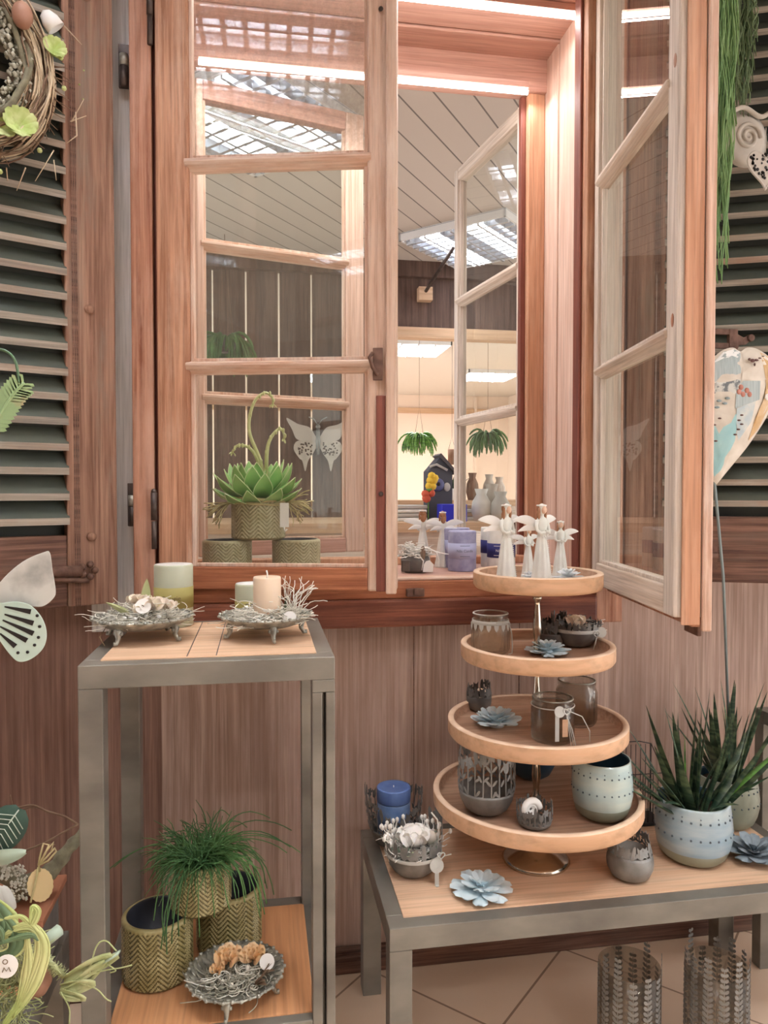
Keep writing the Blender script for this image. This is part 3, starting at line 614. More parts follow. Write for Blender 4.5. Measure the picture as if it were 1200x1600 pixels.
p = PZ(358, 1478, .262); p2_ = Vector((p.x, p.y+.012, .2622))
dup(cp, p2_, 1.0, 'large empty khaki herringbone pot behind and right, partly under the grassy plant')
p = PZ(314, 1412, .370)
cp2 = thing('potted_grassy_plant', 'khaki herringbone pot with fine trailing green plant perched on two larger pots', 'potted plant', (p.x, p.y, .3705))
chevron_mesh(.051, .084, 20, rows=9).build('pot', ['khaki', 'olive', 'inside'], cp2)
MB().cyl((0, 0, .06), .043, .014, 24).build('soil', 'soil', cp2)
b = MB()
for i in range(520):
    a = rnd(0, 2*pi); r0 = rnd(0, .035); L_ = rnd(.04, .105); up = rnd(.35, 1.15); q = Vector((r0*cos(a), r0*sin(a), .074)); pts = [q]
    a2 = a + rnd(-.9, .9); v = Vector((cos(a2)*.55, sin(a2)*.55, up)).normalized()
    for k in range(6):
        v = (v + Vector((rnd(-.45, .45), rnd(-.45, .45), -.14-.14*(i % 3)+rnd(-.15, .15)))).normalized(); 
        q = q + v*(L_/6); 
        rr_ = sqrt(q.x*q.x+q.y*q.y)
        if rr_ < .055 and q.z < .088: q.z = .088
        pts.append(q)
    b.tube(pts, [.0014, .0013, .0012, .0011, .001, .0009, .0005], 3)
for i in range(10):
    a = rnd(0, 2*pi); q = Vector((.02*cos(a), .02*sin(a), .075)); L_ = rnd(.15, .2); v = Vector((cos(a)*.25, sin(a)*.25, 1)); pts = [q]
    for k in range(9): v = (v + Vector((cos(a)*.16, sin(a)*.16, -.26)) + Vector((rnd(-.05, .05),)*3)).normalized(); q = q+v*(L_/9); pts.append(q)
    b.tube(pts, .0011, 3)
for i in range(26):
    a = rnd(-2.4, .3); L_ = rnd(.08, .15); q = Vector((.045*cos(a), .045*sin(a), .09)); v = Vector((cos(a), sin(a), .6)).normalized(); pts = [q]
    for k in range(8): v = (v + Vector((rnd(-.15, .15), rnd(-.15, .15), -.42))).normalized(); q = q+v*(L_/8); pts.append(q)
    b.tube(pts, .0012, 3)
o = b.build('foliage', 'grass', cp2)
# pots in the window box
for px, lab in ((355, 'left khaki herringbone pot lightened for haze under the succulent, behind the dusty glass'), (463, 'right khaki herringbone pot lightened for haze under the succulent, behind the dusty glass')):
    q = PY(px, 843, 1.745)
    if px == 355:
        wp = thing('herringbone_pot', lab, 'plant pot', (q.x, 1.745, .9055), .3, 'haze-lightened herringbone pots in the window'); chevron_mesh(.0545, .083, 20, rows=9).build('pot', ['khaki_hazed', 'olive_hazed', 'inside'], wp)
    else: dup(wp, (q.x, 1.745, .9055), 1.2, lab)
q = PY(404, 848, 1.735)
su = thing('potted_succulent', 'green rosette succulent with curving pale stalks in a herringbone pot', 'potted plant', (q.x, 1.735, .9895))
chevron_mesh(.060, .093, 20, rows=9).build('pot', ['khaki_hazed', 'olive_hazed', 'inside'], su)
MB().cyl((0, 0, .07), .050, .014, 24).build('soil', 'soil', su)
def sleaf(b, base, az, tilt, L_, Wd, bend):
    sh = lambda t: (.55+.45*sin(min(1, t/.6)*pi/2))*(1-max(0, (t-.6)/.4)**1.6)
    b.blade(base, az, tilt, L_, Wd, bend, .35, 0, 9, -.45, sh)
    # pale rim
    h = Vector((cos(az), sin(az), 0)); side = Vector((-sin(az), cos(az), 0)); p_ = Vector(base); A = []; B_ = []
    for i in range(10):
        t = i/9; a_ = tilt+bend*t; d = h*sin(a_)+Vector((0, 0, 1))*cos(a_); up = side.cross(d); w_ = max(Wd*.5*sh(t), .0004)
        A.append(p_-side*w_+up*(.45*w_)); B_.append(p_+side*w_+up*(.45*w_)); p_ = p_+d*(L_/9)
    b.tube(A, .0011, 4, 1); b.tube(B_, .0011, 4, 1)
for ring, (n, tl, L_, Wd, z) in enumerate([(11, 1.45, .104, .038, .092), (10, 1.18, .110, .042, .097), (9, .88, .104, .042, .10), (7, .55, .092, .038, .104), (4, .28, .066, .028, .108)]):
    for k in range(n):
        a = 2*pi*(k+.5*(ring % 2))/n + .2*ring + rnd(-.08, .08)
        b = MB(); sleaf(b, (.012*cos(a), .012*sin(a), z-.006), a, tl+rnd(-.08, .08), L_*rnd(.9, 1.08), Wd, -.35 if ring < 3 else -.1)
        b.build('leaf', ['leafg', 'leafedge'], su)
def curve(pts, n=14):
    out = []; P = [Vector(x) for x in pts]; P = [P[0]*2-P[1]] + P + [P[-1]*2-P[-2]]
    for i in range(1, len(P)-2):
        for k in range(n):
            t = k/n; a, b_, c, d = P[i-1], P[i], P[i+1], P[i+2]
            out.append(.5*((2*b_)+(c-a)*t+(2*a-5*b_+4*c-d)*t*t+(3*b_-a-3*c+d)*t**3))
    out.append(P[-2]); return out
for pts in ([(.015, -.01, .12), (.005, -.02, .18), (-.02, -.03, .25), (-.01, -.03, .31), (.015, -.03, .335), (.032, -.03, .325), (.034, -.03, .31)],
            [(.018, -.01, .12), (.02, -.02, .20), (.03, -.02, .235), (.05, -.02, .255), (.06, -.02, .24), (.058, -.02, .232)],
            [(.010, -.01, .12), (.0, -.02, .18), (-.02, -.03, .21), (-.045, -.03, .215), (-.058, -.03, .20)]):
    c_ = curve(pts, 6); n = len(c_); b = MB().tube(c_, [.0048-.0026*i/n for i in range(n)], 8)
    for i in range(3, n-2, 3): b.ball(c_[i]+Vector((rnd(-.003, .003), -.002, rnd(-.002, .002))), (.003, .003, .006), 6)
    for k in range(4): b.blade(c_[-1], rnd(-3, 0), rnd(1.8, 2.6), .014, .005, .3)
    b.build('flower_stalk', 'stalk', su)
b = MB()
for k in range(7):
    pts = [(.064*cos(a)*(1+.03*sin(3*a+k)), .064*sin(a)*(1+.03*sin(3*a+k)), .083+.002*k+.004*sin(2*a+k*1.3)) for a in [2*pi*i/36 for i in range(37)]]
    b.tube(pts, .0018, 5)
for side in (-1, 1):
    for k in range(26):
        q = Vector((side*.062, -.02, .086)); v = Vector((side, rnd(-.5, .2), rnd(-.6, .25 if side > 0 else -.1))).normalized(); pts = [q]
        for i in range(6): v = (v+Vector((rnd(-.4, .4), rnd(-.3, .3), rnd(-.4, .25)))).normalized(); q = q+v*rnd(.008, .013); pts.append(q)
        b.tube(pts, .0012, 4)
b.build('raffia_band', 'raffia', su)
MB().box((.048, -.062, .03), (.068, -.0605, .085)).tube([(.057, -.06, .03), (.06, -.062, .02), (.064, -.062, .026)], .002, 6).build('paper_tag', 'paper', su)
# celadon / blue dotted pots
def blue_pot(name, label, loc, R, H, body, plant=None, rz=0, lower='celgrey'):
    t = thing(name, label, 'plant pot' if not plant else 'potted plant', loc, rz); b = MB()
    prof = [(R*.62, 0), (R*.74, .004), (R*.86, H*.10), (R*.95, H*.24), (R*1.0, H*.42), (R*1.0, H*.62), (R*.975, H*.82), (R*.95, H*.96), (R*.94, H), (R*.90, H), (R*.89, H*.95), (R*.92, H*.6), (R*.88, H*.3), (.002, H*.25)]
    b.lathe(prof, 64, fn=lambda r, a, z, i: r*(1+.012*sin(3*a+z*60)+.006*sin(7*a)), mfn=lambda i, j: (1 if i < 3 else 0 if i < 8 else 3 if i < 9 else 2))
    for zf, n, rf in ((.80, 26, .98), (.52, 26, 1.002)):
        for k in range(n): a = 2*pi*k/n; r = R*rf*(1+.012*sin(3*a+H*zf*60)+.006*sin(7*a)); b.ball((r*cos(a), r*sin(a), H*zf), R*.034, 6, 4)
    for k in range(13): a = 2*pi*k/13; r = R*.967*(1+.012*sin(3*a+H*.9*60)); b.ball((r*cos(a), r*sin(a), H*.87), R*.022, 6, 4)
    b.build('pot', [body, lower, 'petrol', 'cel', 'dot'], t); return t
def sans_leaf(t, base, az, tilt, L_, Wd, bend, m='sans'):
    sh = lambda u: (.9+.1*sin(u*3))*(1-u**2.2)**.9+.02
    b = MB(); b.blade(base, az, tilt, L_, Wd, bend, .45, 0, 10, -.35, sh); b.build('leaf', m, t)
p = PZ(940, 1274, FL[0]); bp1 = blue_pot('dotted_pot', 'pale celadon dotted pot with dark blue inside on the lowest tray', (p.x, p.y, FL[0]+.0005), .0565, .112, 'cel')
p = PZ(1082, 1338, .352); sp = blue_pot('potted_snake_plant', 'blue glazed dotted pot with spiky snake plant on the low table', (p.x, p.y, .3525), .0745, .122, 'celblue', True)
MB().cyl((0, 0, .085), .064, .014, 24).build('soil', 'soil', sp)
for (dx, dz, Ln, bd, m) in [(-.95, 1, .25, .1, 0), (-.80, 1, .24, .05, 0), (-.62, 1, .22, .1, 0), (-.48, 1, .25, .0, 0), (-.30, 1, .26, .0, 0), (-.12, 1, .19, 0, 0), (.02, 1, .21, .05, 0), (.12, 1, .28, 0, 0), (.30, 1, .23, 0, 0), (.45, 1, .22, 0, 0), (.62, 1, .26, .05, 0), (.8, 1, .24, .1, 1), (-.7, 1, .2, .2, 0), (-.2, 1, .24, .1, 0), (-.05, 1, .16, 0, 1), (.2, 1, .17, 0, 0), (.9, .5, .17, .2, 0), (.55, 1, .17, .1, 0), (-1.1, 1, .21, .05, 0), (-1.0, 1, .18, .1, 0), (-.55, 1, .19, .1, 0), (-.4, 1, .17, .1, 0), (.05, 1, .23, .05, 0), (.35, 1, .19, .1, 0), (.7, 1, .2, .1, 0), (1.0, 1, .22, 0, 0), (-.15, 1, .2, -.1, 0), (-.75, 1, .16, .2, 0), (.25, 1, .14, .3, 0), (-.3, 1, .14, .3, 0)]:
    az = 0 if dx > 0 else pi; az += rnd(-.6, .6); 
    sans_leaf(sp, (dx*.032, rnd(-.03, .03), .09), az, abs(dx)*.92, Ln*rnd(.9, 1.05), rnd(.018, .026), bd, 'sansl' if m else 'sans')
for az, tl, Ln in ((-2.6, 1.25, .07), (-1.2, 1.1, .06), (-.3, 1.2, .08)): sans_leaf(sp, (.048*cos(az), .048*sin(az), .119), az, tl*.75, Ln, .024, .7)
p = PZ(1150, 1292, .352); sp2 = blue_pot('potted_snake_plant', 'grey blue dotted pot with snake plant behind the brighter blue one', (1.032, 1.495, .3525), .066, .110, 'celgrey', True)
MB().cyl((0, 0, .08), .056, .012, 24).build('soil', 'soil', sp2)
for i in range(22): dx = rnd(-.8, .95); sans_leaf(sp2, (dx*.03, rnd(-.025, .025), .085), (0 if dx > 0 else pi)+rnd(-.9, .9), abs(dx)*.75, rnd(.16, .26), rnd(.018, .024), rnd(0, .2))
# ------------------------------------------------------------- cut-out metal pots
def patch(b, poly, r_of, th0, mi=None):
    """poly (u arc metres, v height) wrapped on a surface of revolution r_of(v)"""
    vs = []; R0 = r_of(sum(p[1] for p in poly)/len(poly))
    for (u, v) in poly: r = r_of(v); a = th0+u/R0; vs.append((r*cos(a), r*sin(a), v))
    b.add(vs, [tuple(range(len(vs)))], False, mi)
def ell(cx, cy, rx, ry, rot=0, n=10, pt=0):
    o = []
    for i in range(n):
        a = 2*pi*i/n; x = rx*cos(a)*(1-(pt*.6 if sin(a) > .7 else 0)); y = ry*sin(a); o.append((cx+x*cos(rot)-y*sin(rot), cy+x*sin(rot)+y*cos(rot)))
    return o
def strip(x0, y0, x1, y1, w_): d = sqrt((x1-x0)**2+(y1-y0)**2); nx, ny = -(y1-y0)/d*w_/2, (x1-x0)/d*w_/2; return [(x0+nx, y0+ny), (x0-nx, y0-ny), (x1-nx, y1-ny), (x1+nx, y1+ny)]
def cutpot(label, loc, R, H, solid=.4, peak=None, m='zinc', rz=0, prof=None, dens=1.0, name='cutout_metal_pot', lace=False):
    t = thing(name, label, 'metal pot', loc, rz)
    prof = prof or [(.45, 0), (.72, .06), (.90, .18), (.98, .32), (1, .5), (.98, .7), (.92, .88), (.88, 1)]
    def r_of(v):
        f = min(1.6, max(0, v/H))
        for (a, za), (c, zc) in zip(prof, prof[1:]):
            if f <= zc: return R*(a+(c-a)*(f-za)/(zc-za))
        return R*prof[-1][0]
    b = MB(); n = 48; hs = H*solid
    zs = [hs*i/8 for i in range(9)]
    b.lathe([(r_of(z), z) for z in zs] + [(r_of(hs)-.0015, hs), (r_of(hs*.6)-.002, hs*.6), (.002, .003)], n)
    b.build('bowl', m, t)
    b = MB(); per = 2*pi*R; k = max(6, int(per/.0135*dens))
    for i in range(k):
        a = 2*pi*i/k; kind = i % 3; h = hs + (H-hs)*(rnd(.45, .8))
        if peak: h = hs+(H-hs)*max(.3, min(1.05, peak(a)*rnd(.85, 1.05)))
        sx = rnd(-.001, .001); w0 = per/k*1.25
        patch(b, strip(sx, hs-.001, sx+rnd(-.002, .002), h, .0026), r_of, a)
        if kind == 0: patch(b, ell(sx, h, w0*.34, w0*.5, 0, 10, 1), r_of, a); patch(b, [(sx-w0*.3, h), (sx-w0*.32, h+w0*.75), (sx, h+w0*.3), (sx+w0*.32, h+w0*.75), (sx+w0*.3, h)], r_of, a)
        elif kind == 1:
            for q in range(6): patch(b, ell(sx+w0*.3*cos(q*pi/3), h+w0*.3*sin(q*pi/3), w0*.27, w0*.16, q*pi/3, 8), r_of, a)
        else: patch(b, ell(sx, h+.001, w0*.22, w0*.8, rnd(-.3, .3), 8), r_of, a)
        hh = hs
        while hh < h-.008:
            for s_ in (-1, 1):
                if rnd(0, 1) < .6: patch(b, ell(sx+s_*w0*.30, hh+w0*.35, w0*.38, w0*.13, s_*rnd(.7, 1.1), 8), r_of, a)
            hh += w0*rnd(.9, 1.5)
    b.build('flower_cutwork', m, t, solid=.0008)
    if lace:
        b = MB(); b.lathe([(r_of(hs*1.0)+.001, hs-.003), (r_of(hs)+.0018, hs), (r_of(hs)+.001, hs+.004)], 48, cap=False); b.build('lace_band', 'lace', t)
    return t
pk = lambda a0: (lambda a: .45+.55*max(0, cos(a-a0))**3)
p = PZ(760, 1268, FL[0]); q1 = cutpot('large round zinc pot with flower cut-outs on the lowest tray', (p.x, p.y, FL[0]+.0005), .056, .150, .32, None, 'zinc', 0, dens=.85)
p = PZ(835, 1289, FL[0]); q2 = cutpot('small zinc cup with snail shell in front on the lowest tray', (p.x, p.y, FL[0]+.0005), .0335, .044, .22, None, 'zinc', 0, [(.75, 0), (.9, .1), (1, .4), (1.0, 1)], 1.3)
b = MB(); sp_ = []
for i in range(60): a = i*.32; r = .0175*(.93**(i*.32*1.2)); sp_.append((r*cos(a), -.0, r*sin(a)))
b.tube(sp_, [max(.0006, .0075*(.93**(i*.32*1.2))) for i in range(60)], 10)
t = tag(b.build('snail_shell', 'white', loc=(p.x-.012, p.y-.012, FL[0]+.036), rot=(0, 0, .2)), 'white spiral snail shell in the small zinc cup', 'shell')
p = PZ(846, 1235, FL[0]); bb_ = thing('round_bowl', 'dark blue round bowl behind the column on the lowest tray', 'bowl', (p.x+.005, 1.515, FL[0]+.0005))
MB().lathe([(.022, 0), (.04, .012), (.054, .04), (.055, .066), (.052, .066), (.05, .04), (.002, .012)], 40).build('bowl', 'petrol', bb_)
p = PZ(750, 1112, FL[1]); q3 = cutpot('tiny dark zinc cup with a tall peaked side on the third tray', (p.x, p.y+.008, FL[1]+.0005), .0275, .056, .62, pk(.4), 'zincdark')
b = MB(); 
for i in range(6): a = rnd(0, 6.28); b.ball((.012*cos(a), .012*sin(a), .040), (.008, .008, .006), 8, i % 2)
o = b.build('dried_filling', ['cream', 'blk'], q3)
p = PZ(817, 985, FL[2]); q4 = cutpot('dark zinc pot behind the ribbed jar on the second tray from the top', (p.x, 1.47, FL[2]+.0005), .034, .066, .45, pk(0), 'zincdark')
p = PZ(904, 1012, FL[2]); q5 = cutpot('dark zinc bowl with lace band, second tray from the top, right side', (p.x, p.y+.012, FL[2]+.0005), .049, .060, .62, lambda a: .25+.8*max(0, cos(a-2.6))**3, 'zincdark', 0, [(.3, 0), (.65, .1), (.88, .35), (1, .6), (1.05, 1)], lace=True)
p = PZ(988, 1374, .352); q6 = cutpot('dark egg-shaped zinc cup with cut flowers beside the blue pot', (p.x, p.y+.01, .3525), .0445, .076, .68, pk(.5), 'zinc', 0, [(.5, 0), (.8, .08), (.97, .28), (1, .45), (.93, .68), (.84, .85), (.8, 1)])
p = PZ(612, 1318, .352); q7 = cutpot('zinc pot with high cut-work sides holding the blue candle', (.272, 1.518, .3525), .056, .115, .36, lambda a: .35+.65*abs(cos(a))**1.5, 'zincdark', 0, [(.4, 0), (.7, .08), (.88, .25), (1, .5), (1.08, .8), (1.1, 1)])
p = PZ(647, 1366, .352); q8 = cutpot('grey zinc bowl with lace band at the left corner of the low table', (p.x, p.y+.008, .3525), .056, .10, .44, lambda a: .25+.9*max(0, cos(a-.3))**4, 'zinc', 0, [(.35, 0), (.65, .06), (.85, .2), (.98, .42), (1.02, .7), (1.02, 1)], .7, lace=True)
PR = Vector((p.x, p.y+.008, .3525))
# blue pillar candle
t = thing('pillar_candle', 'blue two-tone pillar candle in the cut-out zinc pot', 'candle', (.272, 1.518, .366))
MB().lathe([(.035, 0), (.035, .078), (.0346, .080)], 40).build('wax', 'blue_wax', t)
MB().lathe([(.0352, .081), (.0358, .083), (.0358, .108), (.0345, .110), (.028, .1085), (.002, .108)], 40).build('wax_top', 'blue_wax2', t)
MB().tube([(0, 0, .105), (0, 0, .112)], .0012, 6).build('wick', 'paper', t)
# ------------------------------------------------------------- roses, straw, tags
def rose(b, c, R, n=18, mi=None, flat=.6):
    for k in range(n):
        a = k*2.4; f = (k+1)/n; r0 = R*f*.55; tl = .15+1.0*f; base = (c[0]+r0*.45*cos(a), c[1]+r0*.45*sin(a), c[2])
        b.blade(base, a, tl*.9, R*(.55+.35*f), R*(.5+.45*f), -.5, .05, mi, 5, -.7, lambda t: sin(pi*(.12+.80*t))**.6)
def straw(b, c, rx, ry, h, n, rad=.0007, seg=7, mi=None, lift=.5):
    for i in range(n):
        a = rnd(0, 2*pi); rr_ = sqrt(rnd(0, 1)); q = Vector((c[0]+rx*rr_*cos(a)*.85, c[1]+ry*rr_*sin(a)*.85, c[2]+rnd(0, h)*(1.15-rr_))); pts = [q]
        a2 = rnd(0, 2*pi); cur = rnd(-1.1, 1.1); v = Vector((cos(a2), sin(a2), rnd(-.2, lift))); st = rnd(.004, .0085)
        for k in range(seg):
            a2 += cur; v = Vector((cos(a2), sin(a2), v.z*.85+rnd(-.25, .25))).normalized(); q = q+v*st
            if q.z < c[2]: q.z = c[2]+.001
            pts.append(q)
        b.tube(pts, rad, 3, mi)
def disc_tag(b, c, r, nrm=(0, -1, .2), mi=None):
    n = Vector(nrm).normalized(); u = n.orthogonal().normalized(); v = n.cross(u); vs = []
    for s_ in (-.0005, .0005):
        for i in range(20): a = 2*pi*i/20; vs.append(Vector(c)+u*r*cos(a)+v*r*sin(a)+n*s_)
    b.add(vs, [tuple(range(19, -1, -1)), tuple(range(20, 40))]+[(i, (i+1) % 20, 20+(i+1) % 20, 20+i) for i in range(20)], False, mi)
def heart_loop(b, c, s_, r, mi=None):
    pts = [(c[0]+s_*16*sin(t)**3/16, c[1], c[2]+s_*(13*cos(t)-5*cos(2*t)-2*cos(3*t)-cos(4*t))/16) for t in [2*pi*i/28 for i in range(29)]]
    b.tube(pts, r, 6, mi)
ar = thing('dried_flower_arrangement', 'white rose with bleached twigs and lichen filling the grey zinc bowl', 'flower arrangement', PR)
b = MB(); rose(b, (-.002, -.012, .070), .034, 26); b.ball((-.002, -.012, .078), (.024, .024, .019), 14); b.build('rose', 'rose_w', ar)
b = MB(); straw(b, (0, 0, .043), .046, .046, .025, 110, .0011)
for i in range(22):
    a = rnd(-.4, 3.6); q = Vector((.036*cos(a), .03*sin(a), .045)); v = Vector((cos(a)*.6, sin(a)*.6, 1)).normalized(); pts = [q]
    for k in range(5): v = (v+Vector((rnd(-.3, .3), rnd(-.3, .3), rnd(-.1, .2)))).normalized(); q = q+v*.010; pts.append(q)
    b.tube(pts, [.0014, .0014, .0013, .0012, .001, .0008], 4)
    for k in (3, 5): b.ball(pts[k], (.004, .004, .006), 6)
b.build('bleached_twigs', 'paper', ar)
b = MB(); b.tube([(.045, -.01, .05), (.050, -.01, .08), (.046, -.01, .105), (.034, -.01, .12)], .0016, 6); b.build('curved_wire', 'paper', ar); b = MB(); b.tube([(-.05, -.01, .03), (-.056, -.01, .06), (-.05, -.01, .085)], .0014, 6); b.build('curved_wire', 'paper', ar)
b = MB()
for i in range(30): a = rnd(0, 6.28); rr_ = rnd(.02, .048); b.blade((rr_*cos(a), rr_*sin(a), .045), a, rnd(.2, .9), rnd(.02, .035), .011, .4, .1)
b.build('sage_leaves', 'sage', ar)
b = MB(); b.ball((.032, -.012, .072), (.012, .008, .014), 12); b.build('shell', 'plaster', ar)
b = MB(); disc_tag(b, (.034, -.056, .038), .0135); b.box((.030, -.0575, -.0), (.038, -.056, .034)); b.box((.031, -.062, -.0), (.037, -.0575, .002)); heart_loop(b, (.042, -.058, .058), .007, .0012); b.tube([(.05, -.056, .056), (.062, -.056, .058)], .001, 5)
b.build('ribbon_tag', 'lace', ar)
# filling of the second-tray bowl
p = q5.location; ar2 = thing('dried_flower_filling', 'small dried roses and seed heads in the dark zinc bowl of the second tray', 'flower arrangement', p)
b = MB(); rose(b, (-.004, -.006, .050), .024, 18); b.ball((-.004, -.006, .054), (.017, .017, .014), 12); b.build('rose', 'peach', ar2)
b = MB()
for i in range(18): a = rnd(-.6, 3.8); r = rnd(.02, .04); b.blade((r*cos(a), r*sin(a), .032), a, rnd(0, .9), rnd(.015, .035), .012, .3, .1)
for c_ in ((.024, -.006, .052), (-.03, .01, .05), (.014, .012, .058)):
    for k in range(6): b.blade(c_, k*1.05, 1.2, .015, .009, .1, .2)
b.build('seed_heads', 'zincdark', ar2)
b = MB(); straw(b, (0, 0, .035), .038, .038, .015, 30); b.build('straw', 'straw', ar2)
b = MB(); disc_tag(b, (.037, -.040, .036), .011); heart_loop(b, (.022, -.049, .034), .0065, .0012); b.tube([(.0225, -.048, .027), (.018, -.051, .015), (.014, -.052, .004)], .0016, 5); b.build('heart_tag', 'lace', ar2)
# ------------------------------------------------------------- gypsum flowers
def gyps(label, loc, R, m='gyps', rz=0, layers=((1, 13, 1.25), (.72, 11, 1.0), (.45, 9, .7)), group='plaster flowers'):
    t = thing('plaster_flower', label, 'plaster flower', loc, rz, group)
    b = MB()
    for li, (f, n, tl) in enumerate(layers):
        for k in range(n):
            a = 2*pi*(k+.5*li)/n + rnd(-.06, .06)
            b.blade((.004*cos(a), .004*sin(a), .004+.006*li), a, tl+rnd(-.08, .08), R*f*1.02, R*f*.52, .38, .22, None, 8, -.35 if k % 2 else .1, lambda u: (.35+.65*min(1, u*1.6))*(1-max(0, u-.8)*2.6))
    b.lathe([(R*.30, 0), (R*.34, .004), (R*.1, .014)], 20); pe = b.build('petals', m, t)
    b = MB()
    for k in range(26): a = k*2.4; r = R*.03*sqrt(k); b.ball((r*cos(a), r*sin(a), .018+.006*(1-k/26)), R*.045, 6)
    b.build('flower_centre', m, pe); return t
p = PZ(752, 1396, .352); gyps('pale blue plaster daisy at the front edge of the low table', (p.x, p.y, .3525), .054)
p = PZ(778, 1137, FL[1]); gyps('pale blue plaster flower on the third tray beside the tiny dark cup', (p.x, p.y+.01, FL[1]), .050, layers=((1, 12, 1.1), (.75, 10, .85), (.5, 8, .55)))
p = PZ(862, 1027, FL[2]); gyps('pale blue plaster flower at the front of the second tray from the top', (p.x, p.y+.02, FL[2]), .042)
p = PY(888, 898, 1.41); gyps('white plaster flower at the right of the top tray', (p.x, 1.41, FL[3]), .030, 'gypsw')
p = PY(826, 898, 1.40); gyps('white plaster flower between the two tallest angels', (p.x, 1.40, FL[3]), .018, 'gypsw')
p = PZ(1184, 1345, .352); gyps('dusky blue plaster flower at the right end of the low table', (p.x, p.y+.01, .3525), .058, 'gypsd', layers=((1, 12, 1.15), (.8, 10, .9), (.5, 8, .6)))
# ------------------------------------------------------------- jars
def jar(label, loc, R, H, m, ribs=0, collar=False, tags=False):
    t = thing('glass_jar', label, 'glass jar', loc, 0, 'glass jars on the tiered stand')
    w_ = .0022; prof = [(R*.90, 0), (R*.98, .004), (R, H*.12), (R, H*.74), (R*.93, H*.84), (R*.90, H*.87), (R*.94, H*.89), (R*.95, H*.97), (R*.93, H), (R*.86, H), (R*.84, H*.96), (R*.85, H*.86), (R-w_, H*.72), (R-w_, H*.12), (R*.86, .006), (.002, .006)]
    b = MB().lathe(prof, 220 if ribs else 48, fn=(lambda r, a, z, i: r*(1+(.035*abs(sin(a*ribs/2)) if 1 < i < 4 else 0))) if ribs else None)
    b.build('glass_body', m, t)
    b = MB().lathe([(R*.955, H*.985), (R*.94, H*1.005), (R*.875, H*1.005), (R*.86, H*.985), (R*.955, H*.985)], 48, cap=False); b.build('rim', 'lace' if collar else 'pewter', t)
    if collar:
        b = MB(); b.lathe([(R*.97, H*.84), (R*.975, H*.80), (R*1.01, H*.74)], 48, cap=False)
        for k in range(16):
            a = 2*pi*k/16; patch(b, [(-.005, H*.75), (.005, H*.75), (.004, H*.66), (0, H*.58), (-.004, H*.66)], lambda v: R*1.035, a)
        b.build('lace_collar', 'lace', t, solid=.0008)
        MB().tube([(.0, -R*1.0, H*.82), (R*.75, -R*.8, H*.8), (R*1.02, -R*.45, H*.5), (R*1.05, -R*.5, H*.2), (R*.95, -R*.75, H*.02), (R*.7, -R*.95, H*.02)], .0012, 6).build('cord', 'lace', t)
    if tags:
        b = MB(); pts = [(R*.99*cos(a), R*.99*sin(a), H*.83) for a in [2*pi*i/30 for i in range(31)]]; b.tube(pts, .0012, 5)
        disc_tag(b, (-.004, -R*1.06, H*.80), .0105); b.box((-.013, -R*1.07, H*.12), (-.005, -R*1.05, H*.74)); heart_loop(b, (.010, -R*1.07, H*.80), .007, .0014)
        for k in range(3): b.tube([(.009, -R*1.05, H*.75), (.014+.003*k, -R*1.07, H*.4), (.018+.006*k, -R*1.1, H*.02-.006*k)], .0009, 5)
        b.tube([(.012, -R*1.05, H*.82), (R*1.0, -R*1.0, H*.66), (R*1.4, -R*.95, H*.3), (R*1.38, -R*1.0, H*.05)], .0009, 5)
        b.build('ribbons', 'lace', t)
        MB().box((.001, -R*1.085, H*.22), (.012, -R*1.07, H*.62)).build('wooden_tag', 'tray', t)
    return t
p = PZ(771, 1022, FL[2]); jar('clear ribbed jar with grey lace collar on the second tray from the top', (p.x, p.y+.02, FL[2]+.0005), .038, .080, 'jar', 22, True)
p = PZ(867, 1158, FL[1]); jar('clear jar with ribbons, heart and wooden tag on the third tray', (p.x, p.y+.012, FL[1]+.0005), .0415, .082, 'jarsm', 0, False, True)
p = PZ(909, 1138, FL[1]); jar('smoky ribbed jar behind the tagged jar on the third tray', (p.x+.004, p.y+.035, FL[1]+.0005), .0405, .090, 'jarsm', 18)
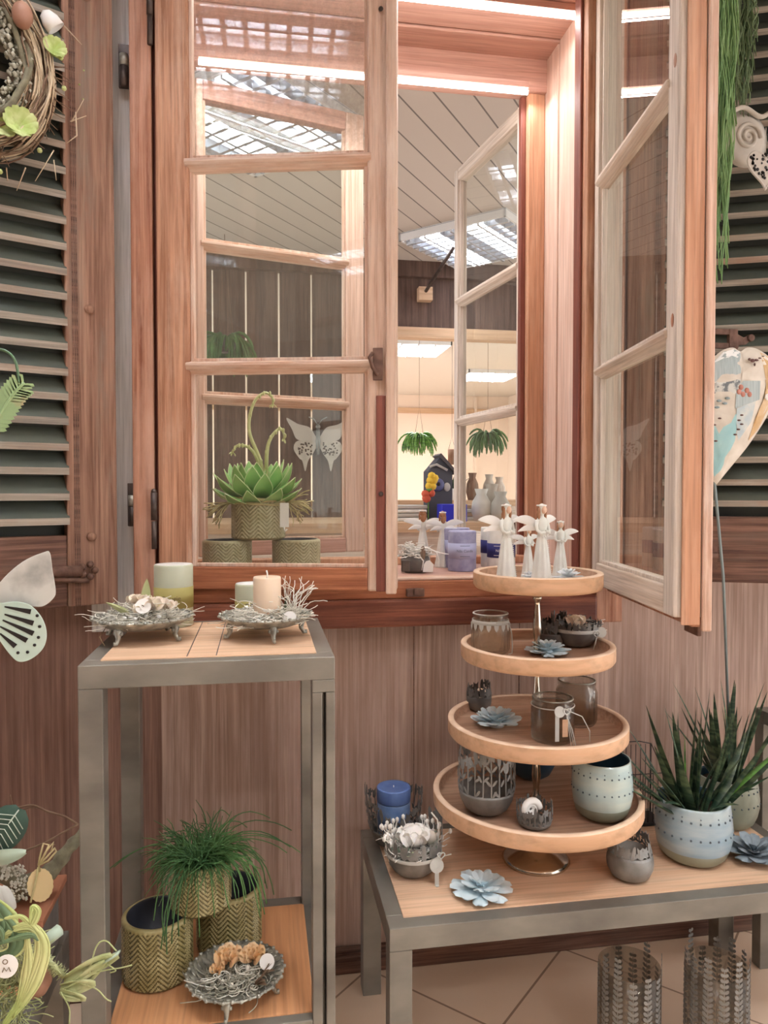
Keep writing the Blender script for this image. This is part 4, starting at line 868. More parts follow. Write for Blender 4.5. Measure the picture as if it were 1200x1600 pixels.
# ------------------------------------------------------------- angels
def angel(label, loc, H, rz=0, m='porc', small=False):
    t = thing('angel_figurine', label, 'angel figurine', loc, rz, 'white angel figurines'); k = H/.16
    rings = [(0, .0215, .0195, .10), (.004, .0215, .0195, .10), (.02, .0185, .0165, .11), (.05, .0150, .0130, .11), (.075, .0120, .0105, .09), (.092, .0095, .0080, .04), (.100, .0088, .0070, 0), (.108, .0105, .0080, 0), (.116, .0125, .0090, 0), (.124, .0125, .0085, 0), (.1295, .0100, .0070, 0), (.1325, .0045, .0045, 0), (.1365, .0038, .0040, 0), (.1385, .0052, .0056, 0), (.142, .0074, .0080, 0), (.147, .0084, .0090, 0), (.152, .0078, .0084, 0), (.1565, .0052, .0058, 0), (.1585, .001, .001, 0)]
    n = 40; vs = []
    for (z, rx, ry, f) in rings:
        for j in range(n): a = 2*pi*j/n; q = 1+f*sin(a*9); vs.append((rx*q*cos(a)*k, ry*q*sin(a)*k, z*k))
    K = len(rings); b = MB().add(vs, [(i*n+j, i*n+(j+1) % n, (i+1)*n+(j+1) % n, (i+1)*n+j) for i in range(K-1) for j in range(n)]+[tuple(range(n-1, -1, -1))], True)
    for s_ in (-1, 1):
        b.tube([(s_*.0112*k, 0, .126*k), (s_*.0150*k, -.001*k, .116*k), (s_*.0150*k, -.004*k, .106*k), (s_*.010*k, -.0105*k, .101*k), (s_*.002*k, -.0130*k, .104*k)], [.0036*k, .0036*k, .0032*k, .0028*k, .0022*k], 8)
    b.ball((0, -.0135*k, .105*k), (.0042*k, .003*k, .003*k), 8); b.ball((0, -.0092*k, .1455*k), (.0011*k, .0016*k, .0018*k), 6)
    b.build('body', m, t)
    b = MB(); b.ball((0, -.0058*k, .1462*k), (.0062*k, .0055*k, .0080*k), 12); b.build('face', 'skin', t)
    b = MB(); b.ball((0, .0022*k, .1485*k), (.0094*k, .0084*k, .0098*k), 14); b.ball((0, .006*k, .134*k), (.0075*k, .0045*k, .013*k), 10)
    for s_ in (-1, 1): b.tube([(s_*.0075*k, -.002*k, .15*k), (s_*.0088*k, -.002*k, .142*k), (s_*.008*k, -.001*k, .131*k), (s_*.0085*k, -.004*k, .122*k)], [.002*k, .0028*k, .0026*k, .0012*k], 7)
    b.build('hair', 'hair', t)
    MB().tube([(.0085*k*cos(a), .001*k+.0085*k*sin(a), .1545*k) for a in [2*pi*i/20 for i in range(21)]], .0018*k, 6).build('flower_crown', 'white', t)
    for s_ in (-1, 1):
        for (dx, dz, z0, L_, w_) in ((1, .16, .119, .050, .019), (1, -.16, .110, .038, .013)):
            b = MB(); rows = []
            nn = 10
            for side in (1, -1):
                P = []
                for i in range(nn+1):
                    u = i/nn; w__ = w_*.5*(sin(pi*min(1, .06+.94*u)**.7)**.7 if u < 1 else .02); row = []
                    for j in range(7):
                        v = -1+2*j/6; th = side*.0014*sqrt(max(0, 1-v*v))*min(1, 3*(1-u)+.2)
                        row.append((s_*(.006+L_*u)*k, (.008+.012*u+th)*k, (z0+dz*L_*u+v*w__+.004*sin(u*pi))*k))
                    P.append(row)
                b.grid(P)
            b.build('wing', 'white', t)
    if not small:
        b = MB()
        for i in range(26): u = i/26; b.ball(((.006+.006*u)*k, -(.0085+.0105*u)*k, (.098-.094*u)*k), .0012*k, 5)
        for i in range(8): b.ball((rnd(-.006, .008)*k, -.0105*k, rnd(.09, .098)*k), .0018*k, 5)
        b.build('bead_trim', 'white', t)
    return t
zt = FL[3]+.0004
p = PY(791, 900, 1.380); angel('tallest white angel at the left of the top tray', (p.x, 1.380, zt), .160, .42)
p = PY(846, 900, 1.368); angel('tall white angel in the middle front of the top tray', (p.x, 1.368, zt), .160, .36)
p = PY(874, 890, 1.475); angel('smaller white angel facing forward at the right of the top tray', (p.x, 1.470, zt), .122, -.15)
p = PY(825, 890, 1.475); angel('small white angel half hidden between the two tallest ones', (p.x, 1.475, zt), .108, .3, small=True)
for px, h_, lab in ((664, .150, 'white angel seen from behind on the window sill, on the left'), (685, .146, 'white angel seen from behind on the window sill, next to the lilac candles')):
    q = PY(px, 880, 1.86); angel(lab, (q.x+(.006 if px > 670 else -.006), 1.86 if px < 670 else 1.84, .9052), h_, pi+rnd(-.1, .1), small=True)
# ------------------------------------------------------------- candles on sill and stand
def pillar(label, loc, R, H, wax, lab=None, z0=.3, z1=.65, txt=None, ang=-pi/2, inkm='ink', wick=False, top=None, lines=True, group=None):
    t = thing('pillar_candle', label, 'candle', loc, 0, group)
    wx = MB().lathe([(R*.97, 0), (R, .002), (R, H-.003), (R*.96, H), (R*.6, H-.002), (.001, H-.003)], 40, mfn=lambda i, j: 1 if i >= 3 else 0); wx = wx.build('wax', [wax, top or 'white'], t)
    if lab:
        r = R+.0006; b = MB().lathe([(R, H*z0), (r, H*z0), (r, H*z1), (R, H*z1)], 48, cap=False)
        if lines:
            for zz in (z0+.06, z1-.06):
                r2 = r+.0002; n = 12; vs = [(r2*cos(ang+(-.35+.7*i/n)), r2*sin(ang+(-.35+.7*i/n)), H*zz+d) for d in (-.0006, .0006) for i in range(n+1)]
                b.add(vs, [(i, i+1, n+2+i, n+1+i) for i in range(n)], False, 1)
        if txt: wrap_text(b, txt, .009 if inkm != 'inkb' else .013, r+.0003, ang, H*(z0+z1)/2, 1)
        b.build('label', [lab, inkm], wx)
    if wick: MB().tube([(0, 0, H-.003), (.0005, 0, H+.005), (-.001, 0, H+.011)], .0016, 6).build('wick', 'white', wx)
    return t
def sillp(px, y): q = PY(px, 870, y); return (q.x, y, .9055)
pillar('lilac pillar candle with pale label on the window sill, in front', sillp(722, 1.755), .0345, .098, 'lilac', 'lilac_lab', .32, .70, 'Nila Candle', -pi/2-.05, top='lilac_lab')
pillar('lilac pillar candle half hidden behind the other lilac one', sillp(713, 1.84), .0345, .101, 'lilac', 'lilac_lab', .32, .70, None, top='lilac_lab')
pillar('white pillar candle with navy label on the window sill, in front', sillp(783, 1.755), .0345, .100, 'porc', 'navy', .32, .67, 'Nila', -pi/2-.5, inkm='white')
pillar('white pillar candle with navy label half hidden behind the other white one', sillp(772, 1.84), .0345, .102, 'porc', 'navy', .35, .68, None, inkm='white')
for x in (.125, ): pass
p = PZ(275, 972, .842); pillar('tall pale green pillar candle with olive label on the steel stand', (p.x, 1.462, .8425), .0365, .118, 'green_wax', 'green_lab', .30, .64, 'Bougie', -pi/2-.0, 'inkb', lines=False)
p = PZ(394, 968, .842); pillar('short pale green candle behind the right platter', (p.x, 1.43, .8425), .031, .082, 'green_wax', 'green_lab', .25, .62, None)
# potted dried arrangement on the sill
q = sillp(649, 1.735); t = thing('dried_arrangement_pot', 'zinc pot of white twigs and curls at the left end of the open sill', 'flower arrangement', q)
MB().lathe([(.026, 0), (.033, .008), (.035, .03), (.032, .04), (.030, .04), (.03, .01), (.002, .008)], 32).build('pot', 'zincdark', t)
b = MB(); straw(b, (0, 0, .038), .036, .03, .035, 110, .0013); b.build('bleached_twigs', 'paper', t)
b = MB()
for k in range(22): a = rnd(0, 6.28); b.blade((.01*cos(a), .01*sin(a), .04), a, rnd(.5, 1.3), rnd(.03, .05), .008, .6, .1)
b.build('white_petals', 'white', t)
b = MB(); b.tube([(0, -.02, .05), (.02, -.03, .062), (.045, -.03, .05), (.05, -.032, .03)], [.0025, .0025, .002, .001], 6); b.tube([(-.02, -.02, .04), (.0, -.032, .045), (.012, -.035, .03), (.008, -.036, .008)], [.0025, .0025, .002, .001], 6); b.tube([(.01, -.02, .05), (.03, -.03, .056), (.055, -.03, .048), (.075, -.03, .045)], [.002, .002, .0016, .001], 6)
b.build('curling_strip', 'white', t)
b = MB(); b.prism([(.010, .004), (.034, .004), (.036, .022), (.026, .032), (.018, .030), (.012, .022)], -.040, -.038, ax='y'); b.build('bird_tag', 'white', t)
MB().ball((.012, -.030, .048), (.0065, .004, .018), 12).build('striped_seed', 'stile', t)
# ------------------------------------------------------------- footed platters
def platter(label, loc, R, rz=0, footh=.024, tilt=0):
    t = thing('footed_platter', label, 'platter', loc, rz, 'footed pewter platters')
    b = MB(); z = footh
    b.lathe([(.01, z-.006), (R*.55, z-.004), (R*.80, z+.002), (R*.92, z+.010), (R*1.0, z+.014), (R*1.0, z+.017), (R*.9, z+.013), (R*.74, z+.003), (R*.5, z-.001), (.004, z-.002)], 96,
            fn=lambda r, a, z_, i: r*(1+(.035*abs(sin(a*9)) if 2 < i < 7 else 0)))
    for k in range(36): a = 2*pi*k/36; rr_ = R*(1+.035*abs(sin(a*9))); b.ball((rr_*cos(a), rr_*sin(a), z+.016), (.004, .004, .003), 6)
    for k in range(36): a = 2*pi*(k+.5)/36; b.tube([(R*.80*cos(a), R*.80*sin(a), z+.005), (R*.87*cos(a+.04), R*.87*sin(a+.04), z+.0125), (R*.95*cos(a-.03), R*.95*sin(a-.03), z+.0165)], .0016, 4)
    b.build('dish', 'pewter', t)
    for k in range(4):
        a = pi/4+pi/2*k+.1; c_, s_ = cos(a), sin(a); b = MB(); e = R*.82
        b.tube([(e*c_*.9, e*s_*.9, z+.004), (e*1.0*c_, e*1.0*s_, z-.002), (e*.98*c_, e*.98*s_, z-.012), (e*1.06*c_, e*1.06*s_, .003), (e*1.12*c_, e*1.12*s_, .003), (e*1.12*c_, e*1.12*s_, .008)], [.007, .0065, .0042, .003, .003, .002], 8)
        for u in (-1, 1): b.ball((e*.98*c_-u*.006*s_, e*.98*s_+u*.006*c_, z-.004), .0036, 7)
        b.build('foot', 'pewter', t)
    return t
p = PZ(230, 990, .842); PL1 = Vector((p.x, 1.335, .8425)); platter('footed pewter platter at the left of the tall stand, under dried flowers', PL1, .082, .2)
p = PZ(415, 992, .842); PL2 = Vector((p.x+.001, 1.318, .8425)); platter('footed pewter platter at the right of the tall stand, holding the cream candle', PL2, .079, -.7)
p = PZ(368, 1553, .262); PL3 = Vector((p.x, p.y, .2625)); platter('footed pewter platter with apricot roses on the lower shelf', PL3, .078, .5)
t = thing('dried_flower_arrangement', 'straw nest with peach blossoms, seed heads and white tag on the left platter', 'flower arrangement', PL1+Vector((0, 0, .026)))
b = MB(); straw(b, (0, 0, .001), .068, .060, .034, 420, .0007, 9); b.build('straw', 'straw', t)
b = MB(); straw(b, (0, 0, .0), .05, .045, .02, 60, .0010, 7); b.build('moss', 'moss', t)
b = MB()
for c_, r in (((.020, -.012, .030), .026), ((-.008, .010, .034), .024), ((.040, .005, .026), .020), ((.0, -.02, .026), .018)): rose(b, c_, r, 16)
b.build('peach_blossoms', 'peach', t)
b = MB(); b.blade((-.02, -.01, .02), pi, 1.0, .045, .018, .2, .6); b.blade((.004, .01, .03), 1.4, .1, .048, .018, .1, .7); b.build('seed_heads', 'husk', t)
b = MB()
for i in range(16): a = rnd(0, 6.28); b.ball((rnd(.01, .05)*cos(a), rnd(.01, .05)*sin(a)-.01, .018), (.004, .004, .003), 6)
b.build('white_florets', 'white', t)
b = MB(); disc_tag(b, (.006, -.034, .036), .0135, (0, -1, .5)); b.build('round_tag', 'paper', t)
b = MB(); b.tube([(.004, -.036, .038), (.008, -.0365, .036)], .0008, 4); b.tube([(-.055, -.04, .0), (-.06, -.06, -.01), (-.05, -.068, -.024)], .0008, 4); b.build('twine', 'inkb', t)
t = thing('dried_flower_arrangement', 'curly straw ring with florets, dark leaves and white tag on the right platter', 'flower arrangement', PL2+Vector((0, 0, .026)))
b = MB(); straw(b, (0, -.004, .001), .064, .055, .030, 420, .0008, 9)
for i in range(24): 
    a = rnd(-.4, .6); q = Vector((.05*cos(a), .05*sin(a), .012)); v = Vector((.2, 0, 1)); pts = [q]
    for k in range(9): v = (v+Vector((rnd(-.6, .6), rnd(-.4, .4), rnd(-.5, .4)))).normalized(); q = q+v*.008; pts.append(q)
    b.tube(pts, .0008, 3)
b.tube([(.045, 0, .02), (.055, 0, .045), (.085, -.01, .065)], .0009, 4); b.build('straw', 'straw', t)
b = MB(); straw(b, (0, 0, .0), .05, .045, .016, 50, .0011, 7); b.build('moss', 'moss', t)
b = MB()
for c_ in ((-.028, -.022, .012), (-.01, -.036, .010), (.012, -.036, .010), (.034, -.018, .012), (-.034, .0, .022), (.03, -.03, .008)):
    for k in range(9): b.blade(c_, k*.7, rnd(.5, 1.3), .010, .007, .3, .2)
b.build('white_florets', 'porc', t)
b = MB(); b.blade((-.02, -.012, .012), .6, .25, .035, .009, .2, .2); b.blade((.032, .002, .012), .2, .1, .032, .013, .1, .2); b.build('dark_leaves', 'sans', t)
b = MB(); disc_tag(b, (.040, -.046, .014), .0115, (-.2, -1, .3)); b.build('round_tag', 'paper', t)
pillar('cream pillar candle standing in the straw ring of the right platter', PL2+Vector((.002, .002, .0245)), .0245, .082, 'cream', wick=True, top='cream')
t = thing('dried_flower_arrangement', 'apricot roses with grey twigs and round tag on the lower shelf platter', 'flower arrangement', PL3+Vector((0, 0, .025)))
b = MB(); 
for c_, r in (((-.012, .022, .020), .026), ((.028, .020, .020), .024), ((-.03, .008, .012), .014)): rose(b, c_, r, 20)
b.build('apricot_roses', 'rose_o', t)
b = MB(); straw(b, (0, -.008, .0), .050, .045, .012, 120, .0009, 8); b.build('grey_twigs', 'moss', t)
b = MB(); straw(b, (0, -.012, .004), .045, .04, .012, 40, .0009, 8)
for c_ in ((-.005, -.03, .01), (.02, -.005, .02), (-.02, -.02, .01)): b.ball(c_, (.004, .004, .005), 6)
b.build('straw', 'straw', t)
b = MB()
for k in range(14): a = rnd(-.8, 1.2); b.blade((.045*cos(a), .045*sin(a), .008), a, rnd(.3, 1.2), .022, .012, .5, .2)
b.build('dark_pods', 'twigd', t)
b = MB(); disc_tag(b, (.052, -.004, .026), .0125, (.1, -1, .5)); b.build('round_tag', 'paper', t)
# ------------------------------------------------------------- bird cage lantern
t = thing('wire_lantern', 'black wire cage lantern with a small white candle behind the blue pot', 'lantern', (.835, 1.535, .3525))
MB().box((-.05, -.03, 0), (.05, .03, .008)).build('base', 'blk', t, bevel=.001)
b = MB()
for i in range(9):
    x = -.048+.012*i; top = .135 if i % 2 else .150
    b.tube([(x, -.028, .008), (x, -.028, top-.03)], .0009, 5); b.tube([(x, .028, .008), (x, .028, .165)], .0008, 5)
for z in (.118,): b.tube([(-.05, -.028, z), (.05, -.028, z)], .0011, 5)
b.tube([(-.05, .028, .165), (-.02, .028, .172), (.02, .028, .172), (.05, .028, .165)], .0012, 5)
for s_ in (-1, 1):
    b.tube([(s_*.05, -.028, .118), (s_*.05, .028, .165)], .001, 5); b.tube([(s_*.05, -.028, .0), (s_*.05, -.028, .118)], .001, 5); b.tube([(s_*.05, .028, 0), (s_*.05, .028, .165)], .001, 5)
b.build('wires', 'blk', t)
pillar('small white tealight inside the wire lantern', (.835, 1.535, .3608), .018, .02, 'white', top='white')
# ------------------------------------------------------------- glass jars under the table
def leafjar(label, px):
    q = PZ(px, 1655, 0); t = thing('leaf_glass', label, 'glass', (q.x, q.y, 0), 0, 'leaf patterned glasses on the floor')
    R, H = .058, .235
    MB().lathe([(R*.9, 0), (R, .006), (R, H*.80), (R-.002, H*.80), (R-.002, .01), (.002, .006)], 40).build('glass_body', 'jarsm', t)
    b = MB()
    for k in range(13):
        a = 2*pi*k/13; h = H*rnd(.74, .98); patch(b, strip(0, .01, 0, h, .0014), lambda v: R*1.01, a); z = .03
        while z < h-.004:
            w_ = .011*(1-max(0, (z-h*.6)/h))
            for s_ in (-1, 1): patch(b, ell(s_*w_*.5, z+.005, w_*.55, .0032, s_*.8, 8), lambda v: R*1.012, a)
            z += .0105
    b.build('frosted_leaves', 'zinc', t, solid=.0006); return t
leafjar('left leaf patterned glass on the floor below the low table', 982); leafjar('right leaf patterned glass on the floor below the low table', 1118)
# ------------------------------------------------------------- wreath
wc = shl(.262, 1.875, .035)
t = thing('twig_wreath', 'twig wreath with eggshells, moss and green petals hanging on the left shutter', 'wreath', wc, radians(26))
def ring_tubes(b, n, ra, rb, rad, jit, mi=None, lo=0, hi=2*pi, sc=1.22):
    for i in range(n):
        a0 = rnd(lo, hi); ln = rnd(.8, 2.2); r0 = rnd(ra, rb); y0 = rnd(-.02, .02); ph = rnd(0, 6); pts = []
        for k in range(12):
            a = a0+ln*k/11; r = r0+jit*sin(a*3+ph)+(k/11-.5)*rnd(-.006, .006); pts.append((r*cos(a), y0-.018+.01*sin(a*2+ph), r*sin(a)*sc))
        b.tube(pts, rad*rnd(.7, 1.3), 5, mi)
b = MB(); ring_tubes(b, 220, .092, .140, .0017, .007); b.build('vine_twigs', 'twig', t)
b = MB(); ring_tubes(b, 110, .086, .142, .0016, .008); 
for i in range(40):
    a = rnd(-1.9, .6); r = .13; q = Vector((r*cos(a), -.02, r*sin(a)*1.2)); v = Vector((cos(a+rnd(-.9, .2)), rnd(-.3, .1), sin(a+rnd(-.9, .2)))); pts = [q]
    for k in range(4): v = (v+Vector((rnd(-.3, .3), 0, rnd(-.3, .3)))).normalized(); q = q+v*rnd(.006, .013); pts.append(q)
    b.tube(pts, [.0014, .0012, .001, .0008, .0006], 4)
b.build('thin_twigs', 'twigd', t)
b = MB(); ring_tubes(b, 34, .066, .105, .006, .008); b.build('mossy_branches', 'bark', t)
b = MB()
for i in range(380): a = rnd(-1.6, 1.2); r = rnd(.06, .10); b.ball((r*cos(a), -.025+rnd(-.01, .01), r*sin(a)*1.2), (rnd(.003, .006),)*3, 5)
b.build('moss', 'moss', t)
def local(px, py, out):   # pixel on plane in front of left shutter -> wreath local
    a = radians(26); n = Vector((sin(a), -cos(a), 0)); o_ = shl(0, 0, out); d = ray(px, py); s_ = (o_-EYE).dot(n)/d.dot(n); P = EYE+d*s_
    v = P-wc; return Vector((v.x*cos(-a)-v.y*sin(-a), v.x*sin(-a)+v.y*cos(-a), v.z))
c_ = local(35, 24, .085); b = MB().ball(c_, (.018, .017, .024), 20); b.build('egg', 'egg', t)
c_ = local(88, 45, .065); b = MB()
b.lathe([(.0195, 0), (.0185, -.012), (.012, -.022), (.001, -.026)], 20, (0, 0, 0), cap=False); b.v = [tuple(c_+Matrix.Rotation(2.4, 3, 'Y') @ Vector((v[0]*.9, v[1]*.8, v[2]*1.3))) for v in b.v]
b.build('white_eggshell', 'white', t, solid=.001)
def petals(b, c, r, n=9, face=(0, -1, .2)):
    q = Vector((0, 0, 1)).rotation_difference(Vector(face)).to_matrix(); m0 = MB()
    for k in range(n): m0.blade((0, 0, 0), 2*pi*k/n, 1.15, r, r*.8, -.3, .1, None, 6, rnd(-.6, .3), lambda u: sin(pi*(.1+.85*u))**.5)
    b.add([tuple(Vector(c)+q @ Vector(v)) for v in m0.v], m0.f, True)
for q_ in ((84, 78, .07, .024), (30, 197, .075, .034), (4, 200, .07, .028)): b = MB(); petals(b, local(*q_[:3]), q_[3], 10); b.build('green_petals', 'lime', t)
b = MB()
for (x, y) in ((62, 235), (100, 138), (0, 268), (95, 90)): b.ball(local(x, y, .06), .005, 8)
for (x, y) in ((130, 155), (131, 110), (124, 132)): b.ball(local(x, y, .04), .0018, 6)
b.build('berries', 'lime', t)
b = MB()
for pts in (((100, 40), (128, 70)), ((110, 190), (135, 181)), ((84, 235), (55, 283)), ((84, 250), (88, 282)), ((40, 262), (26, 298)), ((118, 175), (120, 212), (104, 224)), ((112, 190), (131, 155)), ((10, 262), (12, 283))):
    MB().tube([local(x, y, .055) for x, y in pts], [.0013]*(len(pts)-1)+[.0006], 5).build('stray_twig', 'twig', t)
# ------------------------------------------------------------- metal fern ring and butterfly stake at left
def atplane(px, py, y): return PY(px, py, y)
o_ = PY(0, 640, 1.20); t = thing('metal_fern_stake', 'curled green metal fern at the left edge in front of the shutter', 'garden stake', (o_.x, 1.20, .33))
L0 = lambda px, py, y=1.20: PY(px, py, y)-Vector((o_.x, 1.20, .33))
b = MB(); b.tube(curve([L0(-40, 570), L0(-15, 548), L0(8, 548), L0(24, 565), L0(30, 598)], 6), .0022, 7); b.tube(curve([L0(-40, 570), L0(-60, 640), L0(-62, 900), L0(-60, 1200), L0(-60, 1400)], 4), .0022, 7); b.build('wire_stem', 'stem', t)
b = MB(); P = curve([L0(38, 598), L0(22, 615), L0(5, 640), L0(-15, 670)], 5); n = len(P)
for i in range(1, n):
    d = (P[i]-P[i-1]).normalized(); nr = Vector((-d.z, 0, d.x)); w_ = .017 if i > 2 else .010
    for s_ in (-1, 1):
        e = P[i]+nr*s_*w_-d*.009; m0 = [P[i]-d*.0035, P[i]+d*.0035, e+d*.003+nr*s_*.001, e+nr*s_*.004-d*.001, e-d*.003]
        b.prism([(v.x, v.z) for v in (m0 if s_ > 0 else m0[::-1])], P[i].y-.001, P[i].y+.001, ax='y')
b.tube(P, .0026, 6); b.build('fern_leaf', 'fern', t)
o_ = PY(0, 960, 1.12); t = thing('metal_butterfly_stake', 'pale mint metal butterfly with pierced wing at the left edge', 'garden stake', (o_.x-.03, 1.12, .33)); OB = Vector((o_.x-.03, 1.12, .33))
def sheet(pixels, y, th, name, m, parent, origin, sag=0, holes=None):
    P = [PY(px, py, y)-origin for px, py in pixels]; b = MB(); b.prism([(v.x, v.z) for v in P], P[0].y-th/2, P[0].y+th/2, ax='y'); return b.build(name, m, parent, bevel=.0006)
def smooth(pix, n=5):
    c = curve([(x, y, 0) for x, y in pix], n); return [(v.x, v.y) for v in c]
sheet(smooth([(-30, 960), (0, 910), (35, 878), (68, 863), (78, 864), (82, 890), (87, 922), (84, 934), (70, 946), (56, 948), (30, 944), (0, 945), (-30, 962)]), 1.12, .0016, 'upper_wing', 'mintworn', t, OB)
b = MB(); out = smooth([(-30, 935), (0, 942), (25, 940), (48, 946), (66, 966), (73, 990), (68, 1012), (50, 1029), (30, 1034), (15, 1022), (-5, 995), (-30, 965)])
P = [PY(x, y, 1.105)-OB for x, y in out]; b.prism([(v.x, v.z) for v in P], P[0].y-.0008, P[0].y+.0008, ax='y'); b.build('lower_wing', 'mint', t, bevel=.0006)
b = MB()
for a_, c_ in (((7, 948), (48, 956)), ((7, 960), (52, 974)), ((4, 969), (52, 990)), ((0, 979), (42, 1001)), ((0, 990), (24, 1010))):
    q0, q1 = PY(*a_, 1.1035)-OB, PY(*c_, 1.1035)-OB; d = (q1-q0); nr = Vector((-d.z, 0, d.x)).normalized()
    b.prism([(v.x, v.z) for v in (q0-nr*.001, q1-nr*.0036, q1+nr*.0036, q0+nr*.001)], q0.y, q0.y+.0005, ax='y')
for x, y in ((58, 962), (62, 979), (60, 996), (54, 1008), (43, 1019), (28, 1020)): q = PY(x, y, 1.1035)-OB; b.tube([q, q+Vector((0, .0005, 0))], .0023, 8)
b.build('cut_slots', 'blk', t)
MB().tube([PY(-32, 940, 1.11)-OB, PY(-30, 1010, 1.11)-OB, (-.01, 0, 0)], .003, 7).build('stake', 'stake', t)
# ------------------------------------------------------------- tin heart stake (right)
yh = 1.40; OH = Vector((PY(1145, 1120, 1.58).x, 1.58, .3525))
t = thing('tin_heart_stake', 'long patchwork tin heart on a thin stake leaning before the right shutter', 'garden stake', OH)
def hp(px, py, y=yh): return PY(px, py, y)-OH
outl = smooth([(1113, 750), (1100, 690), (1098, 640), (1100, 590), (1110, 565), (1128, 548), (1145, 543), (1157, 549), (1168, 543), (1185, 546), (1205, 562), (1213, 590), (1208, 625), (1196, 655), (1170, 695), (1150, 720), (1132, 742), (1120, 757)], 4)
P = [hp(*q) for q in outl]; cen = hp(1155, 630); b = MB(); vs = []; fs = []; n = len(P)
for lay, (f, dy) in enumerate([(1, 0), (.93, -.006), (.7, -.013), (.4, -.017), (.02, -.018)]):
    for v in P: q = cen+(v-cen)*f; vs.append((q.x, q.y+dy, q.z))
for lay in range(4):
    for i in range(n): fs.append((lay*n+i, lay*n+(i+1) % n, (lay+1)*n+(i+1) % n, (lay+1)*n+i))
b.add(vs, fs, True); b.add([(v.x, v.y+.001, v.z) for v in P], [tuple(range(n))], False); b.build('tin_heart', 'tin_w', t)
def zone(pix, m, name, dy=-.0185):
    Q = [hp(*q) for q in pix]; vs = []
    P2 = [(v.x, v.z) for v in Q]; b = MB(); k = 5
    # drape the patch over the dome: subdivide into a fan grid
    c = sum(Q, Vector())/len(Q); rows = []
    for i in range(k+1):
        rows.append([c+(v-c)*(i/k if i else .001) for v in Q+[Q[0]]])
    def dome(v):
        best = 9; rel = v-cen
        ang = atan2(rel.z, rel.x); d = sqrt(rel.x**2+rel.z**2)
        for u in P:
            r2 = u-cen; da = abs((atan2(r2.z, r2.x)-ang+pi) % (2*pi)-pi)
            if da < best: best = da; R2 = sqrt(r2.x**2+r2.z**2)
        f = min(1, d/R2); pts = [(0, -.018), (.4, -.017), (.7, -.013), (.93, -.006), (1, 0)]
        for (a, ya), (c2, yc) in zip(pts, pts[1:]):
            if f <= c2: return ya+(yc-ya)*(f-a)/(c2-a)
        return 0
    rows = [[Vector((v.x, yh-1.58+dome(v)-.0012, v.z)) for v in r] for r in rows]
    b.grid(rows); b.build(name, m, t)
zone([(1104, 592), (1110, 568), (1130, 550), (1146, 547), (1154, 553), (1150, 585), (1108, 600)], 'tin_s', 'blue_patch')
zone([(1112, 568), (1128, 551), (1144, 546), (1155, 550), (1148, 560), (1128, 561)], 'white', 'white_patch')
zone([(1152, 585), (1157, 555), (1170, 548), (1184, 552), (1192, 570), (1190, 595), (1150, 595)], 'tin_w', 'cream_patch')
zone([(1104, 595), (1150, 595), (1148, 618), (1104, 618)], 'tin_g', 'print_patch')
zone([(1152, 597), (1180, 597), (1178, 626), (1140, 640), (1142, 612)], 'tin_s', 'stripe_patch')
zone([(1103, 620), (1138, 618), (1136, 650), (1103, 650)], 'tin_w', 'floral_patch')
zone([(1103, 652), (1146, 648), (1140, 690), (1122, 735), (1114, 745), (1104, 700)], 'tin_b', 'turquoise_patch')
zone([(1142, 640), (1172, 628), (1166, 660), (1146, 690), (1142, 670)], 'tin_lb', 'pale_blue_patch')
zone([(1184, 551), (1200, 558), (1210, 578), (1211, 605), (1204, 632), (1180, 672), (1164, 690), (1172, 655), (1184, 628), (1191, 595), (1191, 570)], 'tin_o', 'ochre_patch')
b = MB()
def dot(px, py, r, mi, sx=1, sz=1, b_=None): q = hp(px, py); (b_ or b).ball((q.x, q.y-.0185, q.z), (r*sx, .0018, r*sz), 8, mi)
for (x, y) in ((1149, 607), (1158, 612), (1152, 618), (1162, 618), (1146, 614)): dot(x, y, .006, 0)
b.build('printed_rose', ['rosepr'], t); b = MB()
for (x, y, sx, sz) in ((1162, 564, .8, .7), (1167, 566, 1.3, .9), (1173, 565, 1.1, .6), (1178, 562, .9, .35), (1183, 559, .8, .25), (1170, 572, .5, .8)): dot(x, y, .0045, 0, sx, sz)
b.build('printed_bird', ['bird'], t); b = MB()
for (x, y) in ((1115, 628), (1124, 632), (1112, 638), (1128, 624)): dot(x, y, .004, 2, 1.6, .7)
for (x, y) in ((1146, 658), (1150, 664), (1145, 672), (1150, 650), (1108, 665), (1116, 655), (1140, 680), (1110, 690)): dot(x, y, .0032, 1, 1.4, .6)
b.build('printed_leaves', ['rosepr', 'bird', 'stake'], t)
b = MB()
for (x, y) in ((1198, 590), (1203, 600), (1196, 606), (1200, 582), (1190, 622)): dot(x, y, .007, 0)
b.build('white_flowers', 'white', t)
MB().tube([hp(1112, 742), hp(1117, 760, 1.41), PY(1130, 900, 1.46)-OH, (0, 0, .0)], .0032, 8).build('stake', 'stake', t)
